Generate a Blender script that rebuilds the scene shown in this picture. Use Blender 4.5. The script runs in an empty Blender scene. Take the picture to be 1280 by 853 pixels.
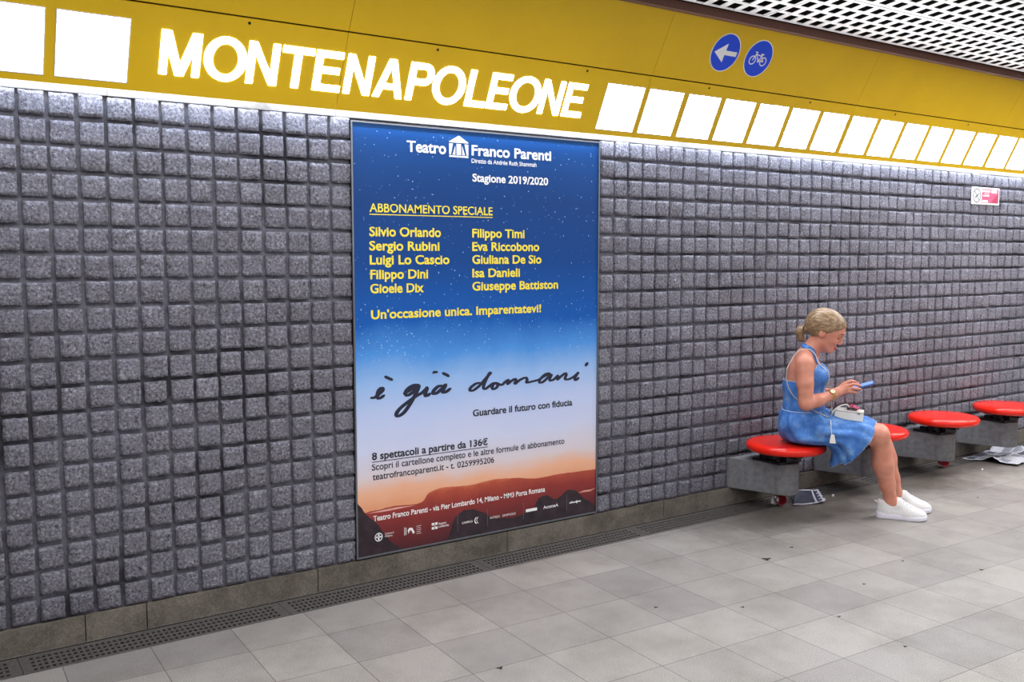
import bpy, bmesh, math, random
import numpy as np
from mathutils import Vector, Matrix
random.seed(7)
RNG = np.random.default_rng(11)
scene = bpy.context.scene
COL = scene.collection

# ---------------------------------------------------------------- camera
FPX = 1190.787
YAW, PITCH, ROLL = 0.60486, -0.09049, 0.00095
CAM = Vector((-0.41915, -3.84584, 1.48488))
def cam_axes():
    f = Vector((math.sin(YAW)*math.cos(PITCH), math.cos(YAW)*math.cos(PITCH), math.sin(PITCH)))
    r = Vector((math.cos(YAW), -math.sin(YAW), 0)); u = r.cross(f)
    r2 = r*math.cos(ROLL) + u*math.sin(ROLL); u2 = u*math.cos(ROLL) - r*math.sin(ROLL)
    return r2, u2, f
CR, CU, CF = cam_axes()
cd = bpy.data.cameras.new('camera'); cam = bpy.data.objects.new('camera', cd); COL.objects.link(cam)
cd.sensor_width = 36.0; cd.lens = FPX*36.0/1280.0; cd.clip_end = 100
cam.matrix_world = Matrix(((CR.x, CU.x, -CF.x, CAM.x), (CR.y, CU.y, -CF.y, CAM.y), (CR.z, CU.z, -CF.z, CAM.z), (0, 0, 0, 1)))
scene.camera = cam

# ---------------------------------------------------------------- light and exposure
scene.view_settings.view_transform = 'Standard'
scene.view_settings.look = 'None'
scene.view_settings.gamma = 1.0
scene.view_settings.use_curve_mapping = False
scene.view_settings.exposure = 0.02
world = bpy.data.worlds.new('station_ambient'); scene.world = world; world.use_nodes = True
bg = world.node_tree.nodes['Background']
bg.inputs['Color'].default_value = (0.93, 0.95, 1.0, 1); bg.inputs['Strength'].default_value = 0.33
PANEL_EMIT = 28.0
def area(name, loc, size, energy, color=(1, 0.98, 0.95), target=None):
    l = bpy.data.lights.new(name, 'AREA'); l.shape = 'RECTANGLE'; l.size, l.size_y = size
    l.energy = energy; l.color = color
    o = bpy.data.objects.new(name, l); COL.objects.link(o); o.location = loc
    if target is not None:
        o.rotation_euler = (Vector(target)-Vector(loc)).to_track_quat('-Z', 'Y').to_euler()
    return o
area('unseen_overhead_lamps', (0.8, -1.55, 2.66), (3.4, 0.2), 62)  # overhead lamp rows out of view, added for more top-down light
area('unseen_overhead_lamps', (2.2, -3.6, 2.66), (5.0, 0.25), 60)
area('unseen_overhead_lamps', (7.2, -1.55, 2.66), (5.0, 0.2), 135)
area('opposite_wall_panels', (3.5, -6.0, 2.25), (13.0, 0.28), 95, (0.97, 0.98, 1.0), (3.5, 0.0, 1.5))
for k in range(5):     # fluorescent tubes tucked behind the lower edge of the fascia, washing the top of the wall
    area('cove_tube', (-0.2+2.4*k, -0.033, 2.134), (2.36, 0.012), 10.0, (0.74, 0.85, 1.0), (-0.2+2.4*k, 0.03, 1.6))

# ---------------------------------------------------------------- helpers
def srgb(r, g, b):
    def c(v):
        v /= 255.0
        return v/12.92 if v <= 0.04045 else ((v+0.055)/1.055)**2.4
    return (c(r), c(g), c(b), 1.0)
class NT:
    def __init__(self, name):
        self.m = bpy.data.materials.new(name); self.m.use_nodes = True
        self.t = self.m.node_tree; self.b = self.t.nodes['Principled BSDF']; self.o = self.t.nodes['Material Output']
    def n(self, typ, **kw):
        nd = self.t.nodes.new(typ)
        for k, v in kw.items():
            if k in nd.inputs: nd.inputs[k].default_value = v
            else: setattr(nd, k, v)
        return nd
    def l(self, a, b): self.t.links.new(a, b)
    def coord(self, kind='Object'): return self.n('ShaderNodeTexCoord').outputs[kind]
    def noise(self, vec, scale, detail=4, rough=0.6):
        nd = self.n('ShaderNodeTexNoise'); nd.inputs['Scale'].default_value = scale
        nd.inputs['Detail'].default_value = detail; nd.inputs['Roughness'].default_value = rough
        self.l(vec, nd.inputs['Vector']); return nd.outputs['Fac']
    def ramp(self, fac, stops):
        r = self.n('ShaderNodeValToRGB'); cr = r.color_ramp
        while len(cr.elements) > 1: cr.elements.remove(cr.elements[0])
        cr.elements[0].position = stops[0][0]; cr.elements[0].color = stops[0][1]
        for p, c in stops[1:]:
            e = cr.elements.new(p); e.color = c
        self.l(fac, r.inputs['Fac']); return r.outputs['Color']
    def mix(self, fac, a, b, mode='MIX'):
        m = self.n('ShaderNodeMix'); m.data_type = 'RGBA'; m.blend_type = mode
        for sock, v in ((m.inputs[0], fac), (m.inputs[6], a), (m.inputs[7], b)):
            if isinstance(v, (float, int)): sock.default_value = v
            elif isinstance(v, tuple): sock.default_value = v
            else: self.l(v, sock)
        return m.outputs[2]
    def bump(self, h, strength=0.3, dist=0.01):
        b = self.n('ShaderNodeBump'); b.inputs['Strength'].default_value = strength; b.inputs['Distance'].default_value = dist
        self.l(h, b.inputs['Height']); self.l(b.outputs['Normal'], self.b.inputs['Normal'])
    def base(self, v):
        if isinstance(v, tuple): self.b.inputs['Base Color'].default_value = v
        else: self.l(v, self.b.inputs['Base Color'])
    def set(self, **kw):
        for k, v in kw.items(): self.b.inputs[k.replace('_', ' ')].default_value = v
def plain(name, col, rough=0.5, var=0.06, scale=40, metal=0.0, bump=0.0, spec=0.5):
    t = NT(name); c = t.coord()
    d = tuple(max(0, x*(1-var*2)) for x in col[:3])+(1,); u = tuple(min(1, x*(1+var)) for x in col[:3])+(1,)
    f = t.noise(c, scale, 3); t.base(t.ramp(f, [(0.3, d), (0.7, u)]))
    t.set(Roughness=rough, Metallic=metal)
    t.b.inputs['Specular IOR Level'].default_value = spec
    if bump: t.bump(f, bump, 0.004)
    return t.m

def link(name, me, mats=(), parent=None, loc=None, smooth=False):
    o = bpy.data.objects.new(name, me); COL.objects.link(o)
    for m in (mats if isinstance(mats, (list, tuple)) else [mats]): me.materials.append(m)
    if parent is not None: o.parent = parent
    if loc is not None: o.location = loc
    if smooth:
        for p in me.polygons: p.use_smooth = True
    return o
def mesh(name, verts, faces, mats=(), parent=None, loc=None, smooth=False, midx=None):
    me = bpy.data.meshes.new(name); me.from_pydata([tuple(v) for v in verts], [], [tuple(f) for f in faces]); me.update()
    o = link(name, me, mats, parent, loc, smooth)
    if midx is not None:
        for p, i in zip(me.polygons, midx): p.material_index = i
    return o
def frombm(name, bm, mats=(), parent=None, loc=None, smooth=False):
    me = bpy.data.meshes.new(name); bm.normal_update(); bm.to_mesh(me); bm.free()
    return link(name, me, mats, parent, loc, smooth)
def tag(o, label=None, cat=None, group=None, kind=None):
    if label: o['label'] = label
    if cat: o['category'] = cat
    if group: o['group'] = group
    if kind: o['kind'] = kind
    return o
def thing(name, label, cat, loc=(0, 0, 0), group=None, rot=None):
    o = bpy.data.objects.new(name, None); COL.objects.link(o); o.location = loc; o.empty_display_size = 0.05
    if rot: o.rotation_euler = rot
    return tag(o, label, cat, group)
def bm_box(bm, c, s, M=None, mi=0):
    vs = []
    for dx in (-.5, .5):
        for dy in (-.5, .5):
            for dz in (-.5, .5):
                v = Vector((c[0]+dx*s[0], c[1]+dy*s[1], c[2]+dz*s[2]))
                vs.append(bm.verts.new(M @ v if M else v))
    fs = []
    for f in ((0, 1, 3, 2), (4, 6, 7, 5), (0, 4, 5, 1), (2, 3, 7, 6), (0, 2, 6, 4), (1, 5, 7, 3)):
        fc = bm.faces.new([vs[i] for i in f]); fc.material_index = mi; fs.append(fc)
    return vs, fs
def bevel(bm, w, seg=2, ang=0.6):
    es = [e for e in bm.edges if len(e.link_faces) == 2 and e.calc_face_angle(0) > ang]
    bmesh.ops.bevel(bm, geom=es, offset=w, segments=seg, profile=0.5, affect='EDGES', clamp_overlap=True)
def box(name, c, s, mats, parent=None, bev=0.0, M=None, loc=None, seg=2, smooth=False):
    bm = bmesh.new(); bm_box(bm, c, s, M); bmesh.ops.recalc_face_normals(bm, faces=bm.faces)
    if bev: bevel(bm, bev, seg)
    return frombm(name, bm, mats, parent, loc, smooth)
def prism(bm, poly, M, t0, t1, mi=0):
    """extrude 2D polygon (u,v) between depth t0 and t1; M maps (u,v,t)"""
    a = [bm.verts.new(M @ Vector((u, v, t0))) for u, v in poly]; b = [bm.verts.new(M @ Vector((u, v, t1))) for u, v in poly]
    n = len(poly)
    fs = [bm.faces.new(a[::-1]), bm.faces.new(b)]
    for i in range(n): fs.append(bm.faces.new((a[i], a[(i+1) % n], b[(i+1) % n], b[i])))
    for f in fs: f.material_index = mi
    return fs
def lathe(name, prof, mats, parent=None, loc=None, seg=48, smooth=True, midx=None):
    V = []; Fc = []; mi = []
    for r, z in prof:
        for k in range(seg):
            a = 2*math.pi*k/seg; V.append((r*math.cos(a), r*math.sin(a), z))
    for i in range(len(prof)-1):
        for k in range(seg):
            Fc.append((i*seg+k, i*seg+(k+1) % seg, (i+1)*seg+(k+1) % seg, (i+1)*seg+k)); mi.append(0 if midx is None else midx[i])
    if prof[0][0] > 1e-6: Fc.append(tuple(range(seg))[::-1]); mi.append(0 if midx is None else midx[0])
    if prof[-1][0] > 1e-6: Fc.append(tuple((len(prof)-1)*seg+k for k in range(seg))); mi.append(0 if midx is None else midx[-1])
    o = mesh(name, V, Fc, mats, parent, loc, smooth, mi)
    return o
def tube(path, rad, seg=8, closed=False, cap=True):
    """verts, faces of a tube along path (list of Vector); rad float or list"""
    P = [Vector(p) for p in path]; n = len(P); V = []; Fc = []
    up = Vector((0.13, 0.21, 0.97)).normalized()
    prev = None
    for i in range(n):
        a = P[(i-1) % n] if (closed or i > 0) else P[i]; b = P[(i+1) % n] if (closed or i < n-1) else P[i]
        t = (b-a).normalized()
        if prev is None:
            s = t.cross(up)
            if s.length < 1e-3: s = t.cross(Vector((1, 0, 0)))
        else: s = prev - t*prev.dot(t)
        s.normalize(); prev = s; w = t.cross(s)
        r = rad[i] if isinstance(rad, (list, tuple)) else rad
        for k in range(seg):
            q = 2*math.pi*k/seg; V.append(P[i]+(s*math.cos(q)+w*math.sin(q))*r)
    m = n if closed else n-1
    for i in range(m):
        for k in range(seg):
            j = (i+1) % n; Fc.append((i*seg+k, i*seg+(k+1) % seg, j*seg+(k+1) % seg, j*seg+k))
    if cap and not closed:
        Fc.append(tuple(range(seg))[::-1]); Fc.append(tuple((n-1)*seg+k for k in range(seg)))
    return V, Fc
def catmull(pts, per=6, closed=False):
    P = [Vector(p) for p in pts]; n = len(P); out = []
    for i in range(n if closed else n-1):
        p0 = P[(i-1) % n] if (closed or i > 0) else P[0]*2-P[1]; p1 = P[i]; p2 = P[(i+1) % n]
        p3 = P[(i+2) % n] if (closed or i < n-2) else P[n-1]*2-P[n-2]
        for k in range(per):
            t = k/per
            out.append(0.5*((2*p1)+(p2-p0)*t+(2*p0-5*p1+4*p2-p3)*t*t+(3*p1-p0-3*p2+p3)*t**3))
    if not closed: out.append(P[-1].copy())
    return out
_tmpcol = []
def text_mesh(txt, bold=0.0):
    """2D verts/faces of a text in em units plus bbox"""
    cu = bpy.data.curves.new('t', 'FONT'); cu.body = txt; cu.offset = bold; cu.resolution_u = 4
    o = bpy.data.objects.new('t', cu); COL.objects.link(o)
    dg = bpy.context.evaluated_depsgraph_get(); ev = o.evaluated_get(dg); me = ev.to_mesh()
    V = np.array([v.co[:2] for v in me.vertices]); Fc = [tuple(p.vertices) for p in me.polygons]
    ev.to_mesh_clear(); bpy.data.objects.remove(o); bpy.data.curves.remove(cu)
    return V, Fc
def text_fit(txt, x0, x1, z0, cap, bold, asc='H', xh=.74):
    V, Fc = text_mesh(txt, bold); H, _ = text_mesh(asc, bold); Xg, _ = text_mesh('x', bold)
    b0 = H[:, 1].min(); hc = H[:, 1].max()-b0; hx = Xg[:, 1].max()-b0
    Vx = list(V[:, 0]); Vz = list(V[:, 1]-b0); Fc = list(Fc)
    st, _ = text_mesh('l', bold); sw = np.ptp(st[:, 0])
    for i, ch in enumerate(txt):
        if ch == '1':                                   # give the plain bar of the figure one its flag
            e, _ = text_mesh(txt[:i+1], bold); xr = e[:, 0].max(); xl = xr-sw; b = len(Vx)
            for fx, fz in ((xl, hc), (xl-.085, hc*.86), (xl-.085, hc*.72), (xl+.01, hc*.80)): Vx.append(fx); Vz.append(fz)
            Fc.append((b, b+1, b+2, b+3))
    Vx = np.array(Vx); Vz = np.array(Vz)
    if xh:
        q = Vz/hc; k = hx/hc
        q = np.where(q < 0, q, np.where(q < k, q*xh/k, xh+(q-k)*(1-xh)/(1-k)))
        Vz = q*hc
    X = (Vx-V[:, 0].min())/np.ptp(V[:, 0])*(x1-x0)+x0
    return np.stack([X, Vz/hc*cap+z0], 1), Fc

# ---------------------------------------------------------------- materials
def m_stone():
    t = NT('split_face_stone'); c = t.coord()
    f1 = t.noise(c, 90, 6, 0.75); f2 = t.noise(c, 9, 3, 0.5); f3 = t.noise(c, 1.3, 3, 0.6)
    col = t.ramp(f1, [(0.34, srgb(44, 42, 49)), (0.44, srgb(115, 113, 125)), (0.56, srgb(143, 142, 155)), (0.68, srgb(202, 200, 213))])
    col = t.mix(0.5, col, t.ramp(f2, [(0.3, (0.55, 0.55, 0.58, 1)), (0.7, (1, 1, 1, 1))]), 'MULTIPLY')
    col = t.mix(0.45, col, t.ramp(f3, [(0.3, (0.6, 0.58, 0.58, 1)), (0.6, (1, 1, 1, 1))]), 'MULTIPLY')
    t.base(col); t.set(Roughness=0.75); t.b.inputs['Specular IOR Level'].default_value = 0.35
    h = t.mix(0.4, f1, t.noise(c, 35, 5, 0.65)); t.bump(h, 1.0, 0.016)
    return t.m
def m_mortar():
    t = NT('grey_mortar'); c = t.coord()
    f1 = t.noise(c, 60, 4); f3 = t.noise(c, 1.7, 4, 0.65)
    col = t.ramp(f1, [(0.3, srgb(82, 82, 92)), (0.7, srgb(112, 112, 124))])
    t.base(t.mix(0.9, col, t.ramp(f3, [(0.40, (0.14, 0.14, 0.15, 1)), (0.5, (1, 1, 1, 1))]), 'MULTIPLY'))
    t.set(Roughness=0.9); return t.m
def m_floor():
    t = NT('speckled_floor_slabs'); c = t.coord()
    mp = t.n('ShaderNodeMapping'); mp.inputs['Location'].default_value = (-0.142, 0.1075, 0)
    mp.inputs['Rotation'].default_value = (0, 0, math.radians(2.4)); t.l(c, mp.inputs['Vector'])
    br = t.n('ShaderNodeTexBrick'); br.offset = 0; br.squash = 1
    br.inputs['Scale'].default_value = 1.0; br.inputs['Brick Width'].default_value = 0.3065; br.inputs['Row Height'].default_value = 0.3065
    br.inputs['Mortar Size'].default_value = 0.0015; br.inputs['Mortar Smooth'].default_value = 0.2
    br.inputs['Color1'].default_value = (0.76, 0.76, 0.78, 1); br.inputs['Color2'].default_value = (1, 1, 1, 1); br.inputs['Mortar'].default_value = (0.2, 0.19, 0.18, 1)
    t.l(mp.outputs['Vector'], br.inputs['Vector'])
    sp = t.noise(c, 260, 3, 0.8)
    col = t.ramp(sp, [(0.33, srgb(112, 108, 105)), (0.5, srgb(156, 151, 147)), (0.66, srgb(190, 185, 182))])
    col = t.mix(1.0, col, br.outputs['Color'], 'MULTIPLY')
    d = t.noise(c, 2.2, 5, 0.65)
    col = t.mix(0.5, col, t.ramp(d, [(0.32, (0.5, 0.48, 0.45, 1)), (0.58, (1, 1, 1, 1))]), 'MULTIPLY')
    # grime plus painted-in shade under the seats and along the drain, ragged edge
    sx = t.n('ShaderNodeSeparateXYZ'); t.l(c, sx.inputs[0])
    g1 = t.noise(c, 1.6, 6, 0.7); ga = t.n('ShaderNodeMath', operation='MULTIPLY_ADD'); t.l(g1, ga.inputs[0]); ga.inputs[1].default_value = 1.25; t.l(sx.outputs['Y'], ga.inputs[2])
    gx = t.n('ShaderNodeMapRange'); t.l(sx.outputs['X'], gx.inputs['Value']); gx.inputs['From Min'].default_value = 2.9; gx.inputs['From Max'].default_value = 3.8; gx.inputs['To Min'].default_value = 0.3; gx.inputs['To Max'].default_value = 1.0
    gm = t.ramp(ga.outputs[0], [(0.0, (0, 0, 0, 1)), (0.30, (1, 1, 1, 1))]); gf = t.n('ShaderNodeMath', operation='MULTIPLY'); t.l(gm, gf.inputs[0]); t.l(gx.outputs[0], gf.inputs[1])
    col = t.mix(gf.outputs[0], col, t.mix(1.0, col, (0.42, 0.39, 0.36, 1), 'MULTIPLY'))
    t.base(col); t.l(t.ramp(d, [(0.3, (0.6, 0.6, 0.6, 1)), (0.7, (0.38, 0.38, 0.38, 1))]), t.b.inputs['Roughness'])
    t.bump(sp, 0.12, 0.002)
    return t.m
def m_kerb():
    t = NT('stained_stone_kerb'); c = t.coord()
    f = t.noise(c, 140, 4, 0.7); d = t.noise(c, 5, 5, 0.7)
    col = t.ramp(f, [(0.3, srgb(90, 84, 78)), (0.7, srgb(130, 122, 114))])
    t.base(t.mix(0.8, col, t.ramp(d, [(0.33, (0.35, 0.33, 0.31, 1)), (0.6, (1, 1, 1, 1))]), 'MULTIPLY')); t.set(Roughness=0.8); t.bump(f, 0.2, 0.003)
    return t.m
def m_yellow():
    t = NT('yellow_enamel_panel'); c = t.coord()
    f = t.noise(c, 3, 5, 0.7)
    t.base(t.ramp(f, [(0.25, srgb(218, 177, 2)), (0.75, srgb(228, 187, 4))])); t.set(Roughness=0.42)
    return t.m
def m_emit(name, col, strength):
    t = NT(name); t.base((0.85, 0.87, 0.9, 1)); t.b.inputs['Emission Color'].default_value = col
    t.b.inputs['Emission Strength'].default_value = strength; t.set(Roughness=0.4)
    return t.m
M = dict(
    stone=m_stone(), mortar=m_mortar(), floor=m_floor(), kerb=m_kerb(), yellow=m_yellow(),
    panel=m_emit('backlit_white_acrylic', (0.9, 0.95, 1.0, 1), PANEL_EMIT),
    letter=m_emit('backlit_letter_acrylic', (0.92, 0.96, 1.0, 1), 16.0),
    strip=plain('pale_stone_strip', srgb(112, 110, 111), 0.7, 0.1, 90),
    black=plain('black_gap', srgb(22, 20, 20), 0.8),
    brown=plain('brown_edge_rail', srgb(92, 48, 32), 0.5),
    lattice=plain('white_ceiling_grid', srgb(232, 230, 228), 0.45, 0.03, 60),
    void=plain('dark_ceiling_void', srgb(14, 13, 14), 0.9),
    grate=plain('dark_cast_iron', srgb(84, 79, 77), 0.55, 0.2, 60, metal=0.2, bump=0.2),
    channel=plain('black_drain_channel', srgb(10, 9, 9), 0.9),
    concrete=plain('grey_bench_concrete', srgb(112, 112, 116), 0.75, 0.14, 35, bump=0.25),
    red=plain('glossy_red_seat', srgb(232, 34, 12), 0.16, 0.02, 8),
    mount=plain('black_steel_mount', srgb(24, 23, 24), 0.45, metal=0.3),
    steel=plain('worn_steel', srgb(150, 150, 152), 0.35, metal=0.8),
    alu=plain('grey_poster_frame', srgb(120, 124, 132), 0.35, metal=0.7),
    white=plain('white_print', srgb(240, 240, 242), 0.5, 0.01),
    pyellow=plain('yellow_print', srgb(244, 222, 60), 0.5, 0.02),
    navy=plain('dark_navy_print', srgb(20, 24, 52), 0.5, 0.02),
    ink=plain('black_print', srgb(28, 28, 40), 0.5, 0.02),
    signblue=plain('sign_blue', srgb(8, 72, 226), 0.4, 0.02),
    pink=plain('faded_pink_print', srgb(205, 88, 124), 0.5, 0.12, 80),
    rose=plain('dark_rose_print', srgb(170, 52, 84), 0.5, 0.05),
    grey=plain('grey_print', srgb(110, 100, 120), 0.5, 0.05),
)

# ---------------------------------------------------------------- back wall of stone blocks
PITCH_X, PITCH_Z, ZTOP, ROWS = 0.1, 0.09875, 2.072, 20
C0, C1 = -15, 108
PX0, PX1, PZ0, PZ1 = 1.386, 2.785, 0.114, 2.064     # poster
YM = 0.016                                            # mortar plane behind the block faces (y=0)
def build_wall():
    N = 7
    tiles = [(c, r) for r in range(ROWS) for c in range(C0, C1) if not (14 <= c < 28)]
    T = len(tiles)
    cx = np.array([t[0] for t in tiles])*PITCH_X + RNG.normal(0, .0012, T); rz = ZTOP - np.array([t[1] for t in tiles])*PITCH_Z + RNG.normal(0, .0012, T)
    w = 0.0835 + RNG.normal(0, .0014, T); h = 0.0822 + RNG.normal(0, .0013, T)
    u = np.linspace(0, 1, N)
    U, Vv = np.meshgrid(u, u, indexing='ij')
    X = cx[:, None, None] + w[:, None, None]*U + RNG.normal(0, .0008, (T, N, N)); Z = rz[:, None, None] - h[:, None, None]*Vv + RNG.normal(0, .0008, (T, N, N))
    rough = np.where(RNG.random(T) < 0.88, 1.0, 0.35)[:, None, None]
    sm = RNG.normal(0, 1, (T, N, N)); sm2 = sm.copy()
    sm2[:, 1:-1, 1:-1] = (sm[:, 1:-1, 1:-1]*2+sm[:, :-2, 1:-1]+sm[:, 2:, 1:-1]+sm[:, 1:-1, :-2]+sm[:, 1:-1, 2:])/4
    edge = np.minimum(np.minimum(U, 1-U), np.minimum(Vv, 1-Vv)); pil = np.clip(edge/0.2, 0, 1)
    tiltx = RNG.normal(0, .003, T)[:, None, None]*(U-.5); tiltz = RNG.normal(0, .0025, T)[:, None, None]*(Vv-.5)
    Y = RNG.normal(0, .0012, T)[:, None, None] + 0.0013*(1-pil) - 0.0008 + rough*(sm2*0.0014 + tiltx + tiltz)
    front = np.stack([X, Y, Z], -1).reshape(T, N*N, 3)
    ring = [i*N for i in range(N)] + [(N-1)*N+j for j in range(1, N)] + [i*N+N-1 for i in range(N-2, -1, -1)] + [j for j in range(N-2, 0, -1)]
    R = len(ring)
    back = front[:, ring, :].copy(); back[:, :, 1] = YM + 0.004
    V = np.concatenate([front, back], 1); per = N*N+R
    q = []
    for i in range(N-1):
        for j in range(N-1): q.append((i*N+j, i*N+j+1, (i+1)*N+j+1, (i+1)*N+j))
    for k in range(R):
        k2 = (k+1) % R; q.append((ring[k], ring[k2], N*N+k2, N*N+k))
    q = np.array(q); Fa = (q[None] + (np.arange(T)*per)[:, None, None]).reshape(-1, 4)
    Vall = V.reshape(-1, 3)
    # mortar sheet
    nx = len(Vall); x0, x1 = C0*PITCH_X-.02, C1*PITCH_X
    extra = np.array([(x0, YM, 0.0), (x1, YM, 0.0), (x1, YM, 2.12), (x0, YM, 2.12)])
    Vall = np.concatenate([Vall, extra]); Fa = np.concatenate([Fa, [[nx, nx+1, nx+2, nx+3]]])
    me = bpy.data.meshes.new('wall_back'); me.vertices.add(len(Vall)); me.vertices.foreach_set('co', Vall.ravel())
    me.loops.add(Fa.size); me.loops.foreach_set('vertex_index', Fa.ravel().astype(np.int32)); me.polygons.add(len(Fa))
    me.polygons.foreach_set('loop_start', np.arange(0, Fa.size, 4, dtype=np.int32))
    mi = np.zeros(len(Fa), np.int32); mi[-1] = 1
    me.update(calc_edges=True); me.materials.append(M['stone']); me.materials.append(M['mortar']); me.polygons.foreach_set('material_index', mi)
    me.validate()
    o = bpy.data.objects.new('wall_back', me); COL.objects.link(o); return tag(o, kind='structure')
build_wall()

# floor with the slot of the drain left open, and old gum spots
FX0, FX1, FY0 = -3.2, 11.0, -6.2
DR0, DR1 = -0.192, -0.006
GUM = [(3.194, -.813, .03), (2.608, -1.184, .012), (3.278, -1.302, .012), (3.716, -1.209, .012), (3.907, -1.497, .016), (2.854, -1.482, .012), (3.447, -.759, .016), (2.806, -1.814, .012), (1.429, -1.098, .016), (2.304, -.978, .013), (5.2, -.75, .012), (6.9, -.6, .02)]
def build_floor():
    V = [(FX0, FY0, 0), (FX1, FY0, 0), (FX1, DR0, 0), (FX0, DR0, 0), (FX0, DR1, 0), (FX1, DR1, 0), (FX1, .02, 0), (FX0, .02, 0),
         (FX0, DR0, -.05), (FX1, DR0, -.05), (FX1, DR1, -.05), (FX0, DR1, -.05)]
    Fc = [(0, 1, 2, 3), (4, 5, 6, 7), (3, 2, 9, 8), (8, 9, 10, 11), (11, 10, 5, 4)]; mi = [0, 0, 1, 1, 1]
    for gx, gy, gr in GUM:
        b = len(V); ph = random.random()*6
        for k in range(10):
            a = 2*math.pi*k/10; rr = gr*(0.75+0.35*math.sin(3*a+ph)); V.append((gx+rr*math.cos(a), gy+rr*math.sin(a)*.8, .0008))
        Fc.append(tuple(range(b, b+10))); mi.append(2)
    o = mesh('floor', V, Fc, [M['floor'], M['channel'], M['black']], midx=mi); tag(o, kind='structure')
build_floor()

# kerb course under the blocks, in lengths with open joints
def build_kerb():
    bm = bmesh.new(); xs = [-1.5, -.72, .249, .476, 1.2, 2.209, 3.277, 4.3, 5.3, 6.3, 7.3, 8.3, 9.3, 10.8]
    for a, b in zip(xs[:-1], xs[1:]):
        vs, fs = bm_box(bm, ((a+b)/2, .013, .0525), (b-a-.004, .034, .105))
    bevel(bm, .002, 1)
    tag(frombm('baseboard_back', bm, M['kerb']), kind='structure')
build_kerb()
# the other sides of the station hall, outside the photo
def hall_wall(name, c, sz, col):
    tag(box(name, c, sz, plain(name+'_panels', col, .7, .1, 3), None, 0), kind='structure')
hall_wall('wall_front', (3.9, -6.25, 1.6), (14.2, .1, 3.2), srgb(120, 118, 118))
hall_wall('wall_left', (-3.25, -3.1, 1.6), (.1, 6.2, 3.2), srgb(120, 118, 118))
hall_wall('wall_right', (11.05, -3.1, 1.6), (.1, 6.2, 3.2), srgb(150, 148, 148))
# pale strip on top of the blocks
bm = bmesh.new()
xs = [-1.5, -.4, .4, 1.32, 2.091, 2.669, 3.6, 4.5, 5.4, 6.3, 7.2, 8.1, 9.0, 10.8]
for a, b in zip(xs[:-1], xs[1:]): bm_box(bm, ((a+b)/2, .018, 2.0895), (b-a-.0015, .03, .028))
tag(frombm('trim_1', bm, M['strip']), kind='structure')

# ---------------------------------------------------------------- slanted yellow fascia
TH, TH2 = math.radians(25.3), math.radians(29.6)
H1, H2 = 0.3257, 0.3316
Y0, Z0 = -0.050, 2.095
Y1, Z1 = Y0-H1*math.sin(TH), Z0+H1*math.cos(TH)
Y2, Z2 = Y1-H2*math.sin(TH2), Z1+H2*math.cos(TH2)
def plane_M(y, z, th):
    # local (x, s, t): x along the wall, s up the slope, t out of the panel towards the platform
    s = Vector((0, -math.sin(th), math.cos(th))); t = Vector((0, -math.cos(th), -math.sin(th)))
    return Matrix(((1, s.x, t.x, 0), (0, s.y, t.y, y), (0, s.z, t.z, z), (0, 0, 0, 1)))
ML, MU = plane_M(Y0, Z0, TH), plane_M(Y1, Z1, TH2)
SEAMS = [1.2974+1.6730*k for k in range(-2, 7)]
def fascia(name, Mx, h, gap0, gap1):
    bm = bmesh.new()
    for a, b in zip(SEAMS[:-1], SEAMS[1:]):
        bm_box(bm, ((a+b)/2, (gap0+h-gap1)/2, -.006), (b-a-.0022, h-gap0-gap1, .012), Mx)
    bm_box(bm, ((SEAMS[0]+SEAMS[-1])/2, h/2+.03, -.02), (SEAMS[-1]-SEAMS[0], h-.04, .01), Mx, 1)
    return tag(frombm(name, bm, [M['yellow'], M['black']]), kind='structure')
low = fascia('trim_2', ML, H1, 0.0, .0035); fascia('trim_3', MU, H2, .0035, 0)
bm = bmesh.new()
for k in range(-2, 11):
    x = 0.8868+.835*k
    prism(bm, [(x+.006*math.cos(a*math.pi/6), .305+.006*math.sin(a*math.pi/6)) for a in range(12)], ML, 0, .001)
fixing = frombm('fixing_hole', bm, M['black'], low)
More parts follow.
